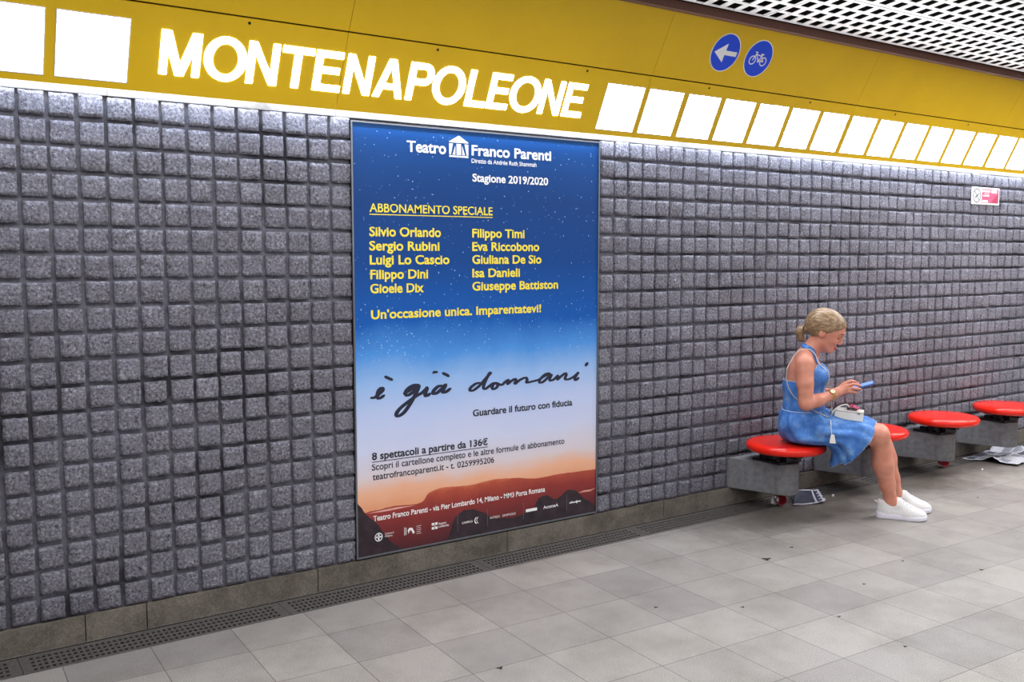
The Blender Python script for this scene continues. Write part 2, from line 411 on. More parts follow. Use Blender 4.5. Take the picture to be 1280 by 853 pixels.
# brown rail and the grid ceiling
bm = bmesh.new()
bm_box(bm, (4.65, Y2-.018, Z2+.004), (13.6, .042, .016)); bm_box(bm, (4.65, Y2-.034, Z2+.022), (13.6, .012, .03))
tag(frombm('trim_4', bm, M['brown']), kind='structure')
def build_ceiling():
    sl = math.radians(3.0); yc, zc = Y2-.03, Z2+.034
    def P(x, s, t): return (x, yc-s*math.cos(sl)-t*math.sin(sl)*0, zc+s*math.sin(sl)+t)
    V = []; Fc = []; px, ps = .1057, .100
    hx, hs, sk = .032, .037, .008
    def quad(*p):
        b = len(V); V.extend(p); Fc.append((b, b+1, b+2, b+3))
    thick = .003
    nx0, nx1 = -14, 100; xoff = 3.5191
    for j in range(26):
        pj, off = divmod(j, 4); sc = .09+pj*.425+off*.1 + (0 if pj == 0 else -.0)
        s0, s1 = sc-.05, sc+.05
        if off == 0: s0 -= .010
        if off == 3: s1 += .0105
        for i in range(nx0, nx1 if j < 14 else 60):
            x0 = xoff+i*px; x1 = x0+px; xc = (x0+x1)/2
            if i % 16 == 0: x0 += .0025
            if i % 16 == 15: x1 -= .0025
            o = [(x0, s0), (x1, s0), (x1, s1), (x0, s1)]
            h = [(xc-hx+sk, sc-hs), (xc+hx+sk, sc-hs), (xc+hx-sk, sc+hs), (xc-hx-sk, sc+hs)]
            b = len(V)
            V.extend(P(x, s, 0) for x, s in o); V.extend(P(x, s, 0) for x, s in h); V.extend(P(x, s, thick) for x, s in h)
            for k in range(4):
                k2 = (k+1) % 4
                Fc.append((b+k, b+k2, b+4+k2, b+4+k)); Fc.append((b+4+k, b+4+k2, b+8+k2, b+8+k))
    s_end = .09+6*.425+.1+.05
    quad(P(-2.0, s_end+.003, 0), P(10.7, s_end+.003, 0), P(10.7, 5.6, 0), P(-2.0, 5.6, 0))
    o = mesh('ceiling', V, Fc, M['lattice']); tag(o, kind='structure')
    bm = bmesh.new()
    bm_box(bm, (4.35, yc-2.85, zc+.62), (13.3, 5.9, .04)); bm_box(bm, (-2.25, yc-2.85, zc+.36), (.04, 5.9, .5)); bm_box(bm, (10.95, yc-2.85, zc+.36), (.04, 5.9, .5))
    bm_box(bm, (4.35, yc+.09, zc+.31), (13.3, .04, .62)); bm_box(bm, (4.35, yc-5.78, zc+.5), (13.3, .04, .24))
    frombm('dark_void', bm, M['void'], o)
build_ceiling()

# ---------------------------------------------------------------- backlit panels and the station name
def light_panel(x0, x1, label, s0=.0257, s1=.2635):
    c = ML @ Vector(((x0+x1)/2, (s0+s1)/2, 0))
    t = thing('light_panel', label, 'light panel', c, 'backlit white panels in the yellow fascia')
    R = ML.to_3x3().to_4x4(); w, h = x1-x0, s1-s0
    fr = bmesh.new()
    for cx, cs, sx, ss in ((0, h/2-.002, w, .004), (0, -h/2+.002, w, .004), (-w/2+.002, 0, .004, h-.008), (w/2-.002, 0, .004, h-.008)):
        bm_box(fr, (cx, cs, .0015), (sx, ss, .003), R)
    frombm('frame', fr, M['white'], t)
    box('diffuser', (0, 0, .001), (w-.008, h-.008, .002), M['panel'], t, .0006, R)
    return t
light_panel(-0.0775, 0.1752, 'square backlit white panel cut by the left edge of the photo')
light_panel(0.2087, 0.4565, 'square backlit white panel just left of the letter M')
ords = ['first', 'second', 'third', 'fourth', 'fifth', 'sixth', 'seventh', 'eighth', 'ninth', 'tenth', 'eleventh', 'twelfth', 'thirteenth', 'fourteenth', 'fifteenth', 'sixteenth', 'seventeenth', 'eighteenth']
rights = [(2.7039, 2.9536)]
for p in range(3):
    for k in range(6):
        a = 2.9842+p*1.677+k*.2788; rights.append((a, a+.2443))
for i, (a, b) in enumerate(rights[:17]):
    light_panel(a, b, '%s backlit white panel counting rightwards from the station name' % ords[i])

sign = thing('station_name_sign', 'backlit white capital letters of the station name on the yellow fascia', 'station sign', ML @ Vector((1.57, .153, 0)))
LET = [('M', 0.566, 0.716), ('O', 0.7279, 0.8947), ('N', 0.8977, 1.023), ('T', 1.0339, 1.1681), ('E', 1.177, 1.2984), ('N', 1.3152, 1.4366), ('A', 1.4514, 1.5935), ('P', 1.6093, 1.7317), ('O', 1.7327, 1.9004), ('L', 1.9133, 2.0218), ('E', 2.0307, 2.1462), ('O', 2.1472, 2.3229), ('N', 2.3258, 2.4522), ('E', 2.4699, 2.5904)]
def letter_pieces(ch, w, h):
    st, hb = .0315, .0275
    rc = lambda x0, y0, x1, y1: [(x0, y0), (x1, y0), (x1, y1), (x0, y1)]
    def arc(cx, cy, rx0, ry0, rx1, ry1, a0, a1, n):
        P = lambda a, rx, ry: (cx+rx*math.cos(a), cy+ry*math.sin(a))
        return [[P(a0+(a1-a0)*k/n, rx0, ry0), P(a0+(a1-a0)*k/n, rx1, ry1), P(a0+(a1-a0)*(k+1)/n, rx1, ry1), P(a0+(a1-a0)*(k+1)/n, rx0, ry0)] for k in range(n)]
    if ch == 'O': return arc(w/2, h/2, w/2-st-.002, h/2+.0035-hb, w/2, h/2+.0035, 0, 2*math.pi, 44)
    if ch == 'E': return [rc(0, 0, st, h), rc(st, 0, w, hb), rc(st, h-hb, w-.003, h), rc(st, h/2-hb/2+.004, w-.012, h/2+hb/2+.004)]
    if ch == 'T': return [rc(0, h-hb, w, h), rc(w/2-st/2, 0, w/2+st/2, h-hb)]
    if ch == 'L': return [rc(0, 0, st, h), rc(st, 0, w, hb)]
    if ch == 'N': return [rc(0, 0, st*.93, h), rc(w-st*.93, 0, w, h), [(0, h), (w-st*.98, 0), (w, 0), (st*.98, h)]]
    if ch == 'M': return [rc(0, 0, st*.9, h), rc(w-st*.9, 0, w, h), [(0, h), (w/2-st*.5, 0), (w/2+st*.5, 0), (st*1.15, h)], [(w-st*1.15, h), (w/2-st*.5, 0), (w/2+st*.5, 0), (w, h)]]
    if ch == 'A': return [[(0, 0), (st, 0), (w/2+st*.35, h), (w/2-st*.55, h)], [(w-st, 0), (w, 0), (w/2+st*.55, h), (w/2-st*.35, h)], rc(w*.22, h*.22, w*.78, h*.22+hb*.9)]
    if ch == 'P':
        r = h*.29; cy = h-r; x = w-r*.95
        return [rc(0, 0, st, h), rc(st, h-hb, x, h), rc(st, h-2*r, x, h-2*r+hb)] + arc(x, cy, r*.95-st, r-hb, r*.95, r, -math.pi/2, math.pi/2, 18)
for ch, a, b in LET:
    loc = Vector(((a+b)/2, .156, 0)); Rm = ML.to_3x3().to_4x4()
    bm = bmesh.new()
    for pl in letter_pieces(ch, b-a, .166): prism(bm, [(x+a-loc.x, y+.0735-loc.y) for x, y in pl], Rm, 0, .0012)
    bmesh.ops.recalc_face_normals(bm, faces=bm.faces)
    frombm('letter', bm, M['letter'], sign, (ML @ loc)-sign.location)

# round blue signs on the upper panel
def round_sign(xc, sc, kind, label):
    t = thing('round_sign', label, 'sign', MU @ Vector((xc, sc, 0))); R = MU.to_3x3().to_4x4()
    r = .1017; circ = lambda q, n=48: [(q*math.cos(2*math.pi*k/n), q*math.sin(2*math.pi*k/n)) for k in range(n)]
    bm = bmesh.new(); prism(bm, circ(r), R, 0, .0025); frombm('rim', bm, M['white'], t)
    bm = bmesh.new(); prism(bm, circ(r-.0045), R, .0025, .0032); frombm('face', bm, M['signblue'], t)
    bm = bmesh.new()
    if kind == 'arrow':
        prism(bm, [(-.080, -.004), (-.002, .048), (-.002, .011), (.083, .011), (.083, -.013), (-.002, -.013), (-.002, -.052)], R, .0032, .004)
    else:
        def ring(cx, cy, r0, r1):
            n = 24
            for k in range(n):
                a, b = 2*math.pi*k/n, 2*math.pi*(k+1)/n
                prism(bm, [(cx+r0*math.cos(a), cy+r0*math.sin(a)), (cx+r1*math.cos(a), cy+r1*math.sin(a)), (cx+r1*math.cos(b), cy+r1*math.sin(b)), (cx+r0*math.cos(b), cy+r0*math.sin(b))], R, .0032, .004)
        def seg(a, b, w=.0028):
            d = Vector((b[0]-a[0], b[1]-a[1])).normalized(); nn = (-d.y*w, d.x*w)
            prism(bm, [(a[0]-nn[0], a[1]-nn[1]), (b[0]-nn[0], b[1]-nn[1]), (b[0]+nn[0], b[1]+nn[1]), (a[0]+nn[0], a[1]+nn[1])], R, .0032, .004)
        ring(-.042, -.012, .0195, .025); ring(.042, -.012, .0195, .025)
        fw, hd, st, bb = (-.042, -.012), (-.028, .022), (.020, .022), (.004, -.012)
        seg(fw, (-.026, .030)); seg(hd, (.017, .015)); seg(hd, bb); seg(bb, st); seg(bb, (.042, -.012)); seg((.018, .014), (.042, -.012))
        seg((-.040, .034), (-.020, .031)); seg((.008, .025), (.030, .025), .004)
        ring(.004, -.012, .004, .009)
    frombm('pictogram', bm, M['white'], t)
round_sign(3.4056, .1757, 'arrow', 'round blue sign with a white arrow pointing left')
round_sign(3.6622, .1737, 'bike', 'round blue sign with a white bicycle, right of the arrow sign')

# ---------------------------------------------------------------- theatre poster
def build_poster():
    cx = (PX0+PX1)/2
    t = thing('theatre_poster', 'tall blue theatre season poster with red hills printed along its foot', 'poster', (cx, .012, PZ0))
    YF = -.004                      # printed face
    ox, oz = cx, PZ0
    box('backing_panel', (0, -.004, (PZ1-PZ0)/2), (PX1-PX0, .020, PZ1-PZ0), M['black'], t, 0)
    fr = bmesh.new(); w = PX1-PX0; h = PZ1-PZ0; e = .007
    for c, s in (((0, -.016, h-e/2), (w, .010, e)), ((0, -.016, e/2), (w, .010, e)), ((-w/2+e/2, -.016, h/2), (e, .010, h-2*e)), ((w/2-e/2, -.016, h/2), (e, .010, h-2*e))): bm_box(fr, c, s)
    bevel(fr, .0012, 1); frombm('frame', fr, M['alu'], t)
    yl = -.0150
    # print: sky gradient, stars, hills, rocks
    tt = NT('poster_print'); c = tt.coord(); sx = tt.n('ShaderNodeSeparateXYZ'); tt.l(c, sx.inputs[0])
    nz = tt.noise(c, 2.4, 5, 0.6); ad = tt.n('ShaderNodeMath', operation='MULTIPLY_ADD'); tt.l(nz, ad.inputs[0]); ad.inputs[1].default_value = .16; tt.l(sx.outputs['Z'], ad.inputs[2])
    dv = tt.n('ShaderNodeMath', operation='DIVIDE'); tt.l(ad.outputs[0], dv.inputs[0]); dv.inputs[1].default_value = 2.1
    def zz(z): return (z-PZ0+.08)/2.1
    sky = tt.ramp(dv.outputs[0], [(zz(.30), srgb(222, 150, 110)), (zz(.40), srgb(232, 176, 146)), (zz(.47), srgb(214, 202, 208)), (zz(.60), srgb(200, 206, 234)), (zz(.74), srgb(184, 198, 236)), (zz(.90), srgb(146, 182, 232)), (zz(1.03), srgb(74, 142, 218)), (zz(1.18), srgb(10, 86, 172)), (zz(1.45), srgb(0, 64, 136)), (zz(1.75), srgb(0, 58, 124)), (zz(2.05), srgb(0, 70, 138))])
    tt.base(sky); tt.set(Roughness=.45); tt.b.inputs['Specular IOR Level'].default_value = .25; m_sky = tt.m
    t2 = NT('poster_hills'); c = t2.coord(); sx = t2.n('ShaderNodeSeparateXYZ'); t2.l(c, sx.inputs[0])
    n2 = t2.noise(c, 7, 5, .65); a2 = t2.n('ShaderNodeMath', operation='MULTIPLY_ADD'); t2.l(n2, a2.inputs[0]); a2.inputs[1].default_value = .10; t2.l(sx.outputs['Z'], a2.inputs[2])
    dv = t2.n('ShaderNodeMath', operation='DIVIDE'); t2.l(a2.outputs[0], dv.inputs[0]); dv.inputs[1].default_value = .4
    yy = lambda z: (z-PZ0+.05)/.4
    t2.base(t2.ramp(dv.outputs[0], [(yy(.12), srgb(70, 22, 32)), (yy(.22), srgb(112, 34, 38)), (yy(.30), srgb(140, 46, 42)), (yy(.36), srgb(172, 74, 54)), (yy(.385), srgb(200, 104, 70))])); t2.set(Roughness=.3)
    m_rock = plain('poster_rocks', srgb(46, 32, 42), .3, .3, 20); m_glow = plain('poster_glow', srgb(222, 160, 150), .3)
    V = []; Fc = []; mi = []
    def poly(pts, y, m):
        b = len(V); V.extend((x-ox, y, z-oz) for x, z in pts); Fc.append(tuple(range(b, b+len(pts)))); mi.append(m)
    a, bq, lo_, hi = PX0+e, PX1-e, PZ0+e, PZ1-e
    poly([(a, lo_), (bq, lo_), (bq, hi), (a, hi)], yl, 0)
    def strip(pts, y, m, zb=lo_):
        pts = [(min(max(x, a), bq), max(z, zb)) for x, z in pts]
        for (x0, z0), (x1, z1) in zip(pts[:-1], pts[1:]):
            if x1-x0 > 1e-5: poly([(x0, zb), (x1, zb), (x1, z1), (x0, z0)], y, m)
    def fine(pts, amp):
        q = [p for p in catmull([(x, z, 0) for x, z in pts], 6)]
        return [(p[0], p[1]+random.uniform(-amp, amp)) for p in q]
    hill = [(a, .300), (1.44, .322), (1.50, .326), (1.583, .331), (1.716, .326), (1.762, .366), (1.831, .381), (1.90, .378), (1.996, .372), (2.127, .381), (2.262, .371), (2.384, .353), (2.528, .356), (2.658, .352), (bq, .350)]
    strip(fine(hill, .001), yl-.0002, 1)
    strip2 = [[(1.44, .317), (1.52, .322), (1.60, .324), (1.69, .318)], [(2.66, .238), (2.70, .246), (2.74, .244), (bq, .248)]]
    for s in strip2:
        base = [(s[0][0], s[0][1])]+[(x, z-.009) for x, z in s[1:-1]]+[s[-1]]
        poly([*s, *base[::-1][1:-1]], yl-.0004, 4)
    strip(fine([(a, .372), (1.413, .350), (1.44, .310), (1.482, .272), (1.51, .235), (1.538, .195), (1.581, .150), (1.63, lo_+.001)], .002), yl-.0005, 2)
    strip(fine([(1.862, lo_+.001), (1.884, .176), (1.90, .219), (1.94, .247), (1.996, .252), (2.061, .228), (2.127, .188), (2.18, .180), (2.23, .170), (2.314, .182), (2.37, .196), (2.395, .238), (2.42, .252), (2.456, .255), (2.50, .229), (2.545, .236), (2.584, .262), (2.63, .258), (2.66, .240), (2.70, .205), (2.74, .180), (bq, .150)], .002), yl-.0005, 2)
    for k in range(760):
        x = random.uniform(a+.005, bq-.005)
        z = random.uniform(.98, hi-.01) if random.random() < .72 else min(max(random.gauss(1.10, .10), .9), 1.5)
        if z < 1.15 and random.random() < .25: x = a+.01+abs(random.gauss(0, .22))
        if x > bq-.005: continue
        r = random.choice((.0011, .0011, .0016, .0016, .0022, .0030)) * (1 if z > 1.0 else .7)
        poly([(x-r, z), (x, z-r), (x+r, z), (x, z+r)], yl-.0003, 3)
    m_star = plain('poster_stars', srgb(176, 206, 244), .4)
    mesh('printed_picture', V, Fc, [m_sky, t2.m, m_rock, m_star, m_glow], t, midx=mi)
    yt = yl-.0010
    def lettering(lines, mat, name='lettering', extra=(), ename='underline'):
        for txt, x0, z0, x1, z1, cap, bold in lines:
            P2, F2 = text_fit(txt, x0, x1, 0, cap, bold)
            mesh(name, [(p[0]-ox, yt, (z0+z1)/2+p[1]-oz) for p in P2], F2, mat, t)
        if extra:
            V = []; Fc = []
            for poly_ in extra:
                b = len(V); V.extend((x-ox, yt, z-oz) for x, z in poly_); Fc.append(tuple(range(b, b+len(poly_))))
            mesh(ename, V, Fc, mat, t)
    rect = lambda x0, z0, x1, z1: [(x0, z0), (x1, z0), (x1, z1), (x0, z1)]
    B, R = .026, .012
    lg = [[(1.882, 2.003), (1.987, 2.003), (1.987, 2.007), (1.935, 2.036), (1.882, 2.007)], rect(1.882, 1.936, 1.987, 1.944),
          [(1.882, 1.947), (1.892, 1.947), (1.903, 1.998), (1.882, 1.998)], [(1.977, 1.947), (1.987, 1.947), (1.987, 1.998), (1.966, 1.998)],
          rect(1.922, 1.947, 1.947, 1.998), [(1.900, 1.947), (1.916, 1.947), (1.916, 1.990)], [(1.953, 1.947), (1.969, 1.947), (1.953, 1.990)]]
    lettering([('Teatro', 1.661, 1.946, 1.866, 1.946, .050, B), ('Franco Parenti', 2.005, 1.949, 2.473, 1.950, .049, B)], M['white'], extra=lg, ename='theatre_emblem')
    lettering([('Diretto da Andrée Ruth Shammah', 2.005, 1.915, 2.382, 1.915, .020, R)], M['white'])
    lettering([('Stagione 2019/2020', 2.009, 1.828, 2.454, 1.828, .037, B)], M['white'])
    lettering([('ABBONAMENTO SPECIALE', 1.472, 1.672, 2.123, 1.672, .038, .014)], M['pyellow'], extra=[rect(1.472, 1.660, 2.123, 1.664)])
    names = [('Silvio Orlando', 1.47, 1.565, 1.836), ('Sergio Rubini', 1.469, 1.502, 1.828), ('Luigi Lo Cascio', 1.47, 1.440, 1.881), ('Filippo Dini', 1.472, 1.375, 1.766), ('Gioele Dix', 1.471, 1.312, 1.743),
             ('Filippo Timi', 2.007, 1.565, 2.311), ('Eva Riccobono', 2.007, 1.502, 2.401), ('Giuliana De Sio', 2.007, 1.440, 2.415), ('Isa Danieli', 2.007, 1.376, 2.284), ('Giuseppe Battiston', 2.007, 1.313, 2.52)]
    for n, x0, z, x1 in names: lettering([(n, x0, z, x1, z, .042, B)], M['pyellow'])
    lettering([("Un'occasione unica. Imparentatevi!", 1.473, 1.196, 2.414, 1.197, .041, B)], M['pyellow'])
    lettering([('Guardare il futuro con fiducia', 2.008, .706, 2.617, .706, .033, B)], M['ink'])
    lettering([('8 spettacoli a partire da 136€', 1.469, .558, 2.094, .558, .034, B)], M['ink'], extra=[rect(1.469, .5475, 2.094, .551)])
    lettering([('Scopri il cartellone completo e le altre formule di abbonamento', 1.468, .511, 2.567, .511, .029, R)], M['ink'])
    lettering([('teatrofrancoparenti.it - t. 0259995206', 1.471, .466, 2.131, .466, .029, R)], M['ink'])
    lettering([('Teatro Franco Parenti - via Pier Lombardo 14, Milano - MM3 Porta Romana', 1.472, .276, 2.443, .276, .025, .016)], M['white'])
    # the row of small sponsors' marks along the foot
    circ = lambda cx_, cz_, r0, r1, a0=0, a1=2*math.pi, n=20: [[(cx_+r0*math.cos(p), cz_+r0*math.sin(p)), (cx_+r1*math.cos(p), cz_+r1*math.sin(p)), (cx_+r1*math.cos(q), cz_+r1*math.sin(q)), (cx_+r0*math.cos(q), cz_+r0*math.sin(q))] for p, q in ((a0+(a1-a0)*k/n, a0+(a1-a0)*(k+1)/n) for k in range(n))]
    crest = circ(1.498, .199, .016, .020)+[rect(1.494, .185, 1.502, .213), rect(1.484, .196, 1.512, .203)]
    lettering([('Comune di', 1.530, .205, 1.575, .205, .008, 0), ('Milano', 1.530, .192, 1.568, .192, .009, 0)], M['white'], 'sponsor_lettering', crest, 'sponsor_emblem')
    lettering([], M['white'], 'sponsor_lettering', [rect(1.630, .184, 1.633, .222), rect(1.638, .186, 1.641, .220), [(1.652, .188), (1.66, .205), (1.668, .200), (1.676, .184), (1.685, .190), (1.672, .214), (1.656, .216), (1.648, .206)]]+[rect(1.694, .217-.009*k, 1.694+.026-.004*(k % 2), .2185-.009*k) for k in range(5)], 'sponsor_emblem')
    lettering([('Regione', 1.814, .205, 1.855, .205, .010, .012), ('Lombardia', 1.814, .191, 1.870, .191, .010, .012)], M['white'], 'sponsor_lettering', [rect(1.776, .187, 1.790, .199), rect(1.794, .187, 1.808, .199), rect(1.776, .207, 1.790, .219), rect(1.794, .207, 1.808, .219), [(1.790, .201), (1.794, .201), (1.796, .205), (1.788, .205)]], 'sponsor_emblem')
    lettering([('CARIPLO', 1.944, .187, 2.004, .187, .010, .012)], M['white'], 'sponsor_lettering', circ(2.034, .192, .014, .019, 2.0, 4.3, 10)+circ(2.046, .192, .016, .019, 2.1, 4.2, 10), 'sponsor_emblem')
    lettering([('INTESA', 2.107, .186, 2.165, .186, .011, 0), ('SANPAOLO', 2.180, .186, 2.259, .186, .011, 0)], M['white'], 'sponsor_lettering')
    lettering([('AcomeA', 2.433, .186, 2.529, .186, .016, .015)], M['white'], 'sponsor_lettering', [rect(2.323, .186, 2.393, .201)], 'sponsor_emblem')
    lettering([], M['white'], 'sponsor_lettering', [rect(2.603+.011*k, .189-(.004 if k == 4 else 0), 2.611+.011*k, .196+(.003 if k in (1, 4) else 0)) for k in range(7)], 'sponsor_emblem')
    lettering([], M['grey'], 'lettering', [rect(x, .155, x+.002, .240) for x in (1.919, 2.090, 2.307, 2.584)], 'divider_lines')
    # the handwritten title, as pen strokes
    strokes = [
        ([(1.466, .844), (1.485, .844), (1.507, .857), (1.527, .874), (1.522, .884), (1.507, .874), (1.500, .852), (1.508, .838), (1.536, .850)], .0062),
        ([(1.538, .935), (1.555, .927), (1.577, .917)], .0060),
        ([(1.633, .850), (1.664, .862), (1.690, .877), (1.713, .880), (1.690, .885), (1.660, .873), (1.643, .853), (1.654, .840), (1.686, .855), (1.713, .878), (1.694, .840), (1.665, .797), (1.634, .762), (1.605, .748), (1.595, .758), (1.611, .780), (1.650, .806), (1.701, .834), (1.728, .845), (1.750, .860), (1.757, .866), (1.747, .840), (1.752, .829), (1.775, .838)], .0066),
        ([(1.788, .935), (1.800, .938), (1.812, .936)], .0062),
        ([(1.842, .870), (1.816, .868), (1.793, .851), (1.790, .838), (1.806, .837), (1.832, .853), (1.857, .873), (1.841, .845), (1.853, .838), (1.885, .853)], .0068),
        ([(1.840, .930), (1.858, .922), (1.876, .912)], .0058),
        ([(2.052, .868), (2.025, .865), (1.998, .850), (1.992, .837), (2.010, .834), (2.046, .854), (2.084, .888), (2.110, .911), (2.102, .908), (2.079, .872), (2.069, .845), (2.080, .836), (2.100, .846), (2.122, .858), (2.140, .860), (2.152, .852), (2.146, .838), (2.128, .831), (2.119, .840), (2.130, .855), (2.150, .856), (2.175, .848), (2.198, .862), (2.216, .869), (2.210, .850), (2.232, .862), (2.254, .871), (2.260, .862), (2.254, .847), (2.284, .864), (2.318, .873), (2.329, .861), (2.326, .848), (2.360, .851), (2.400, .857), (2.430, .870), (2.471, .884), (2.441, .881), (2.410, .858), (2.407, .843), (2.430, .845), (2.480, .878), (2.470, .856), (2.476, .847), (2.497, .852), (2.523, .869), (2.518, .849), (2.546, .866), (2.570, .877), (2.576, .868), (2.568, .850), (2.590, .845), (2.625, .856), (2.657, .876), (2.648, .868), (2.632, .846), (2.640, .838), (2.660, .848)], .0058),
        ([(2.701, .909), (2.710, .915), (2.719, .921)], .0070)]
    V = []; Fc = []
    for pts, w in strokes:
        P = catmull([(x, 0, z) for x, z in pts], 5); n = len(P); b = len(V)
        for i, p in enumerate(P):
            d = (P[min(i+1, n-1)]-P[max(i-1, 0)]); d.normalize() if d.length else None
            vert = abs(d.z); ww = w*(.80+.85*vert)*(.55 if i in (0, n-1) else 1)
            nn = Vector((-d.z, 0, d.x))*ww
            for s in (-1, 1): V.append((p.x+nn.x*s-ox, yt-.0001*(i % 2), p.z+nn.z*s-oz))
            if i: Fc.append((b+2*i-2, b+2*i-1, b+2*i+1, b+2*i))
        for i in (0, n-1):            # rounded pen ends
            p = P[i]; c0 = len(V)
            for k in range(8): V.append((p.x+w*.6*math.cos(k*math.pi/4)-ox, yt-.0002, p.z+w*.6*math.sin(k*math.pi/4)-oz))
            Fc.append(tuple(range(c0, c0+8)))
    mesh('handwritten_title', V, Fc, M['navy'], t)
build_poster()

# ---------------------------------------------------------------- no smoking plate high on the wall
def build_nosmoking():
    t = thing('no_smoking_sign', 'small white and pink no smoking plate high on the stone wall', 'sign', (6.467, -.006, 1.917))
    box('plate', (0, 0, 0), (.372, .004, .125), M['white'], t, .001)
    I = Matrix(((1, 0, 0, 0), (0, 0, -1, -.002), (0, 1, 0, 0), (0, 0, 0, 1)))
    bm = bmesh.new(); n = 28; cx = -.118
    for k in range(n):
        a, b = 2*math.pi*k/n, 2*math.pi*(k+1)/n
        prism(bm, [(cx+.044*math.cos(a), .044*math.sin(a)), (cx+.053*math.cos(a), .053*math.sin(a)), (cx+.053*math.cos(b), .053*math.sin(b)), (cx+.044*math.cos(b), .044*math.sin(b))], I, 0, .0006)
    prism(bm, [(cx-.036, .030), (cx-.030, .036), (cx+.036, -.030), (cx+.030, -.036)], I, 0, .0006)
    frombm('prohibition_ring', bm, M['grey'], t)
    bm = bmesh.new(); prism(bm, [(cx-.028, -.014), (cx-.022, -.020), (cx+.028, .012), (cx+.022, .018)], I, .0007, .0012); frombm('cigarette', bm, M['ink'], t)
    bm = bmesh.new(); prism(bm, [(-.052, -.050), (.176, -.050), (.176, .050), (-.052, .050)], I, 0, .0005); frombm('text_field', bm, M['pink'], t)
    bm = bmesh.new(); prism(bm, [(.070, -.046), (.174, -.046), (.174, .020), (.140, .006)], I, .0006, .001); frombm('dark_corner', bm, M['rose'], t)
    bm = bmesh.new()
    for x0, z0, x1, z1 in ((-.045, .028, .060, .042), (.075, .024, .150, .044), (-.040, -.002, .045, .006), (-.046, -.046, .030, -.030), (-.02, .014, .05, .018)): prism(bm, [(x0, z0), (x1, z0), (x1, z1), (x0, z1)], I, .0011, .0014)
    frombm('text_bar', bm, M['white'], t)
build_nosmoking()

# ---------------------------------------------------------------- drain grates
def build_grate():
    bm = bmesh.new(); L = 1.0; W = DR1-DR0-.006
    xs = [0, .032]; n = 45
    for k in range(n):
        x = .034+k*.0207; xs += [x, x+.0125]
    xs = sorted(set([0.0]+[.034+k*.0207 for k in range(n)]+[.034+k*.0207+.0125 for k in range(n)]+[L-.005]))
    ys = [-W/2]; cs = (-.0525, -.0175, .0175, .0525)
    for c in cs: ys += [c-.0095, c+.0095]
    ys += [W/2]
    vt = {}
    def v(i, j, z):
        if (i, j, z) not in vt: vt[(i, j, z)] = bm.verts.new((xs[i], ys[j], z))
        return vt[(i, j, z)]
    for i in range(len(xs)-1):
        for j in range(len(ys)-1):
            hole = (i % 2 == 1) and (j % 2 == 1)
            if not hole: bm.faces.new((v(i, j, 0), v(i+1, j, 0), v(i+1, j+1, 0), v(i, j+1, 0)))
            else:
                q = ((i, j), (i+1, j), (i+1, j+1), (i, j+1))
                for k in range(4):
                    a, b = q[k], q[(k+1) % 4]; bm.faces.new((v(*a, 0), v(*b, 0), v(*b, -.005), v(*a, -.005)))
    for (i, j, i2, j2) in ((0, 0, len(xs)-1, 0), (0, len(ys)-1, len(xs)-1, len(ys)-1), (0, 0, 0, len(ys)-1), (len(xs)-1, 0, len(xs)-1, len(ys)-1)):
        a, b = (xs[i], ys[j]), (xs[i2], ys[j2])
        vv = [bm.verts.new((p[0], p[1], z)) for p, z in ((a, 0), (b, 0), (b, -.02), (a, -.02))]; bm.faces.new(vv)
    bmesh.ops.recalc_face_normals(bm, faces=bm.faces)
    me = bpy.data.meshes.new('drain_grate'); bm.to_mesh(me); bm.free(); me.materials.append(M['grate'])
    return me
gme = build_grate()
labs = {-1: 'dark iron drain grate cut by the left edge of the photo', 0: 'dark iron drain grate left of the poster', 1: 'dark iron drain grate below the left half of the poster', 2: 'dark iron drain grate below the right half of the poster', 3: 'dark iron drain grate just left of the first red seat', 4: "dark iron drain grate behind the seated woman's legs", 5: 'dark iron drain grate under the third red seat', 6: 'dark iron drain grate behind the large crumpled newspaper', 7: 'dark iron drain grate beyond the last red seat'}
for k in range(-1, 8):
    o = bpy.data.objects.new('drain_grate', gme); COL.objects.link(o); o.location = (.012+k*.997, (DR0+DR1)/2, -.003)
    tag(o, labs[k], 'drain grate', 'drain grates along the foot of the wall')

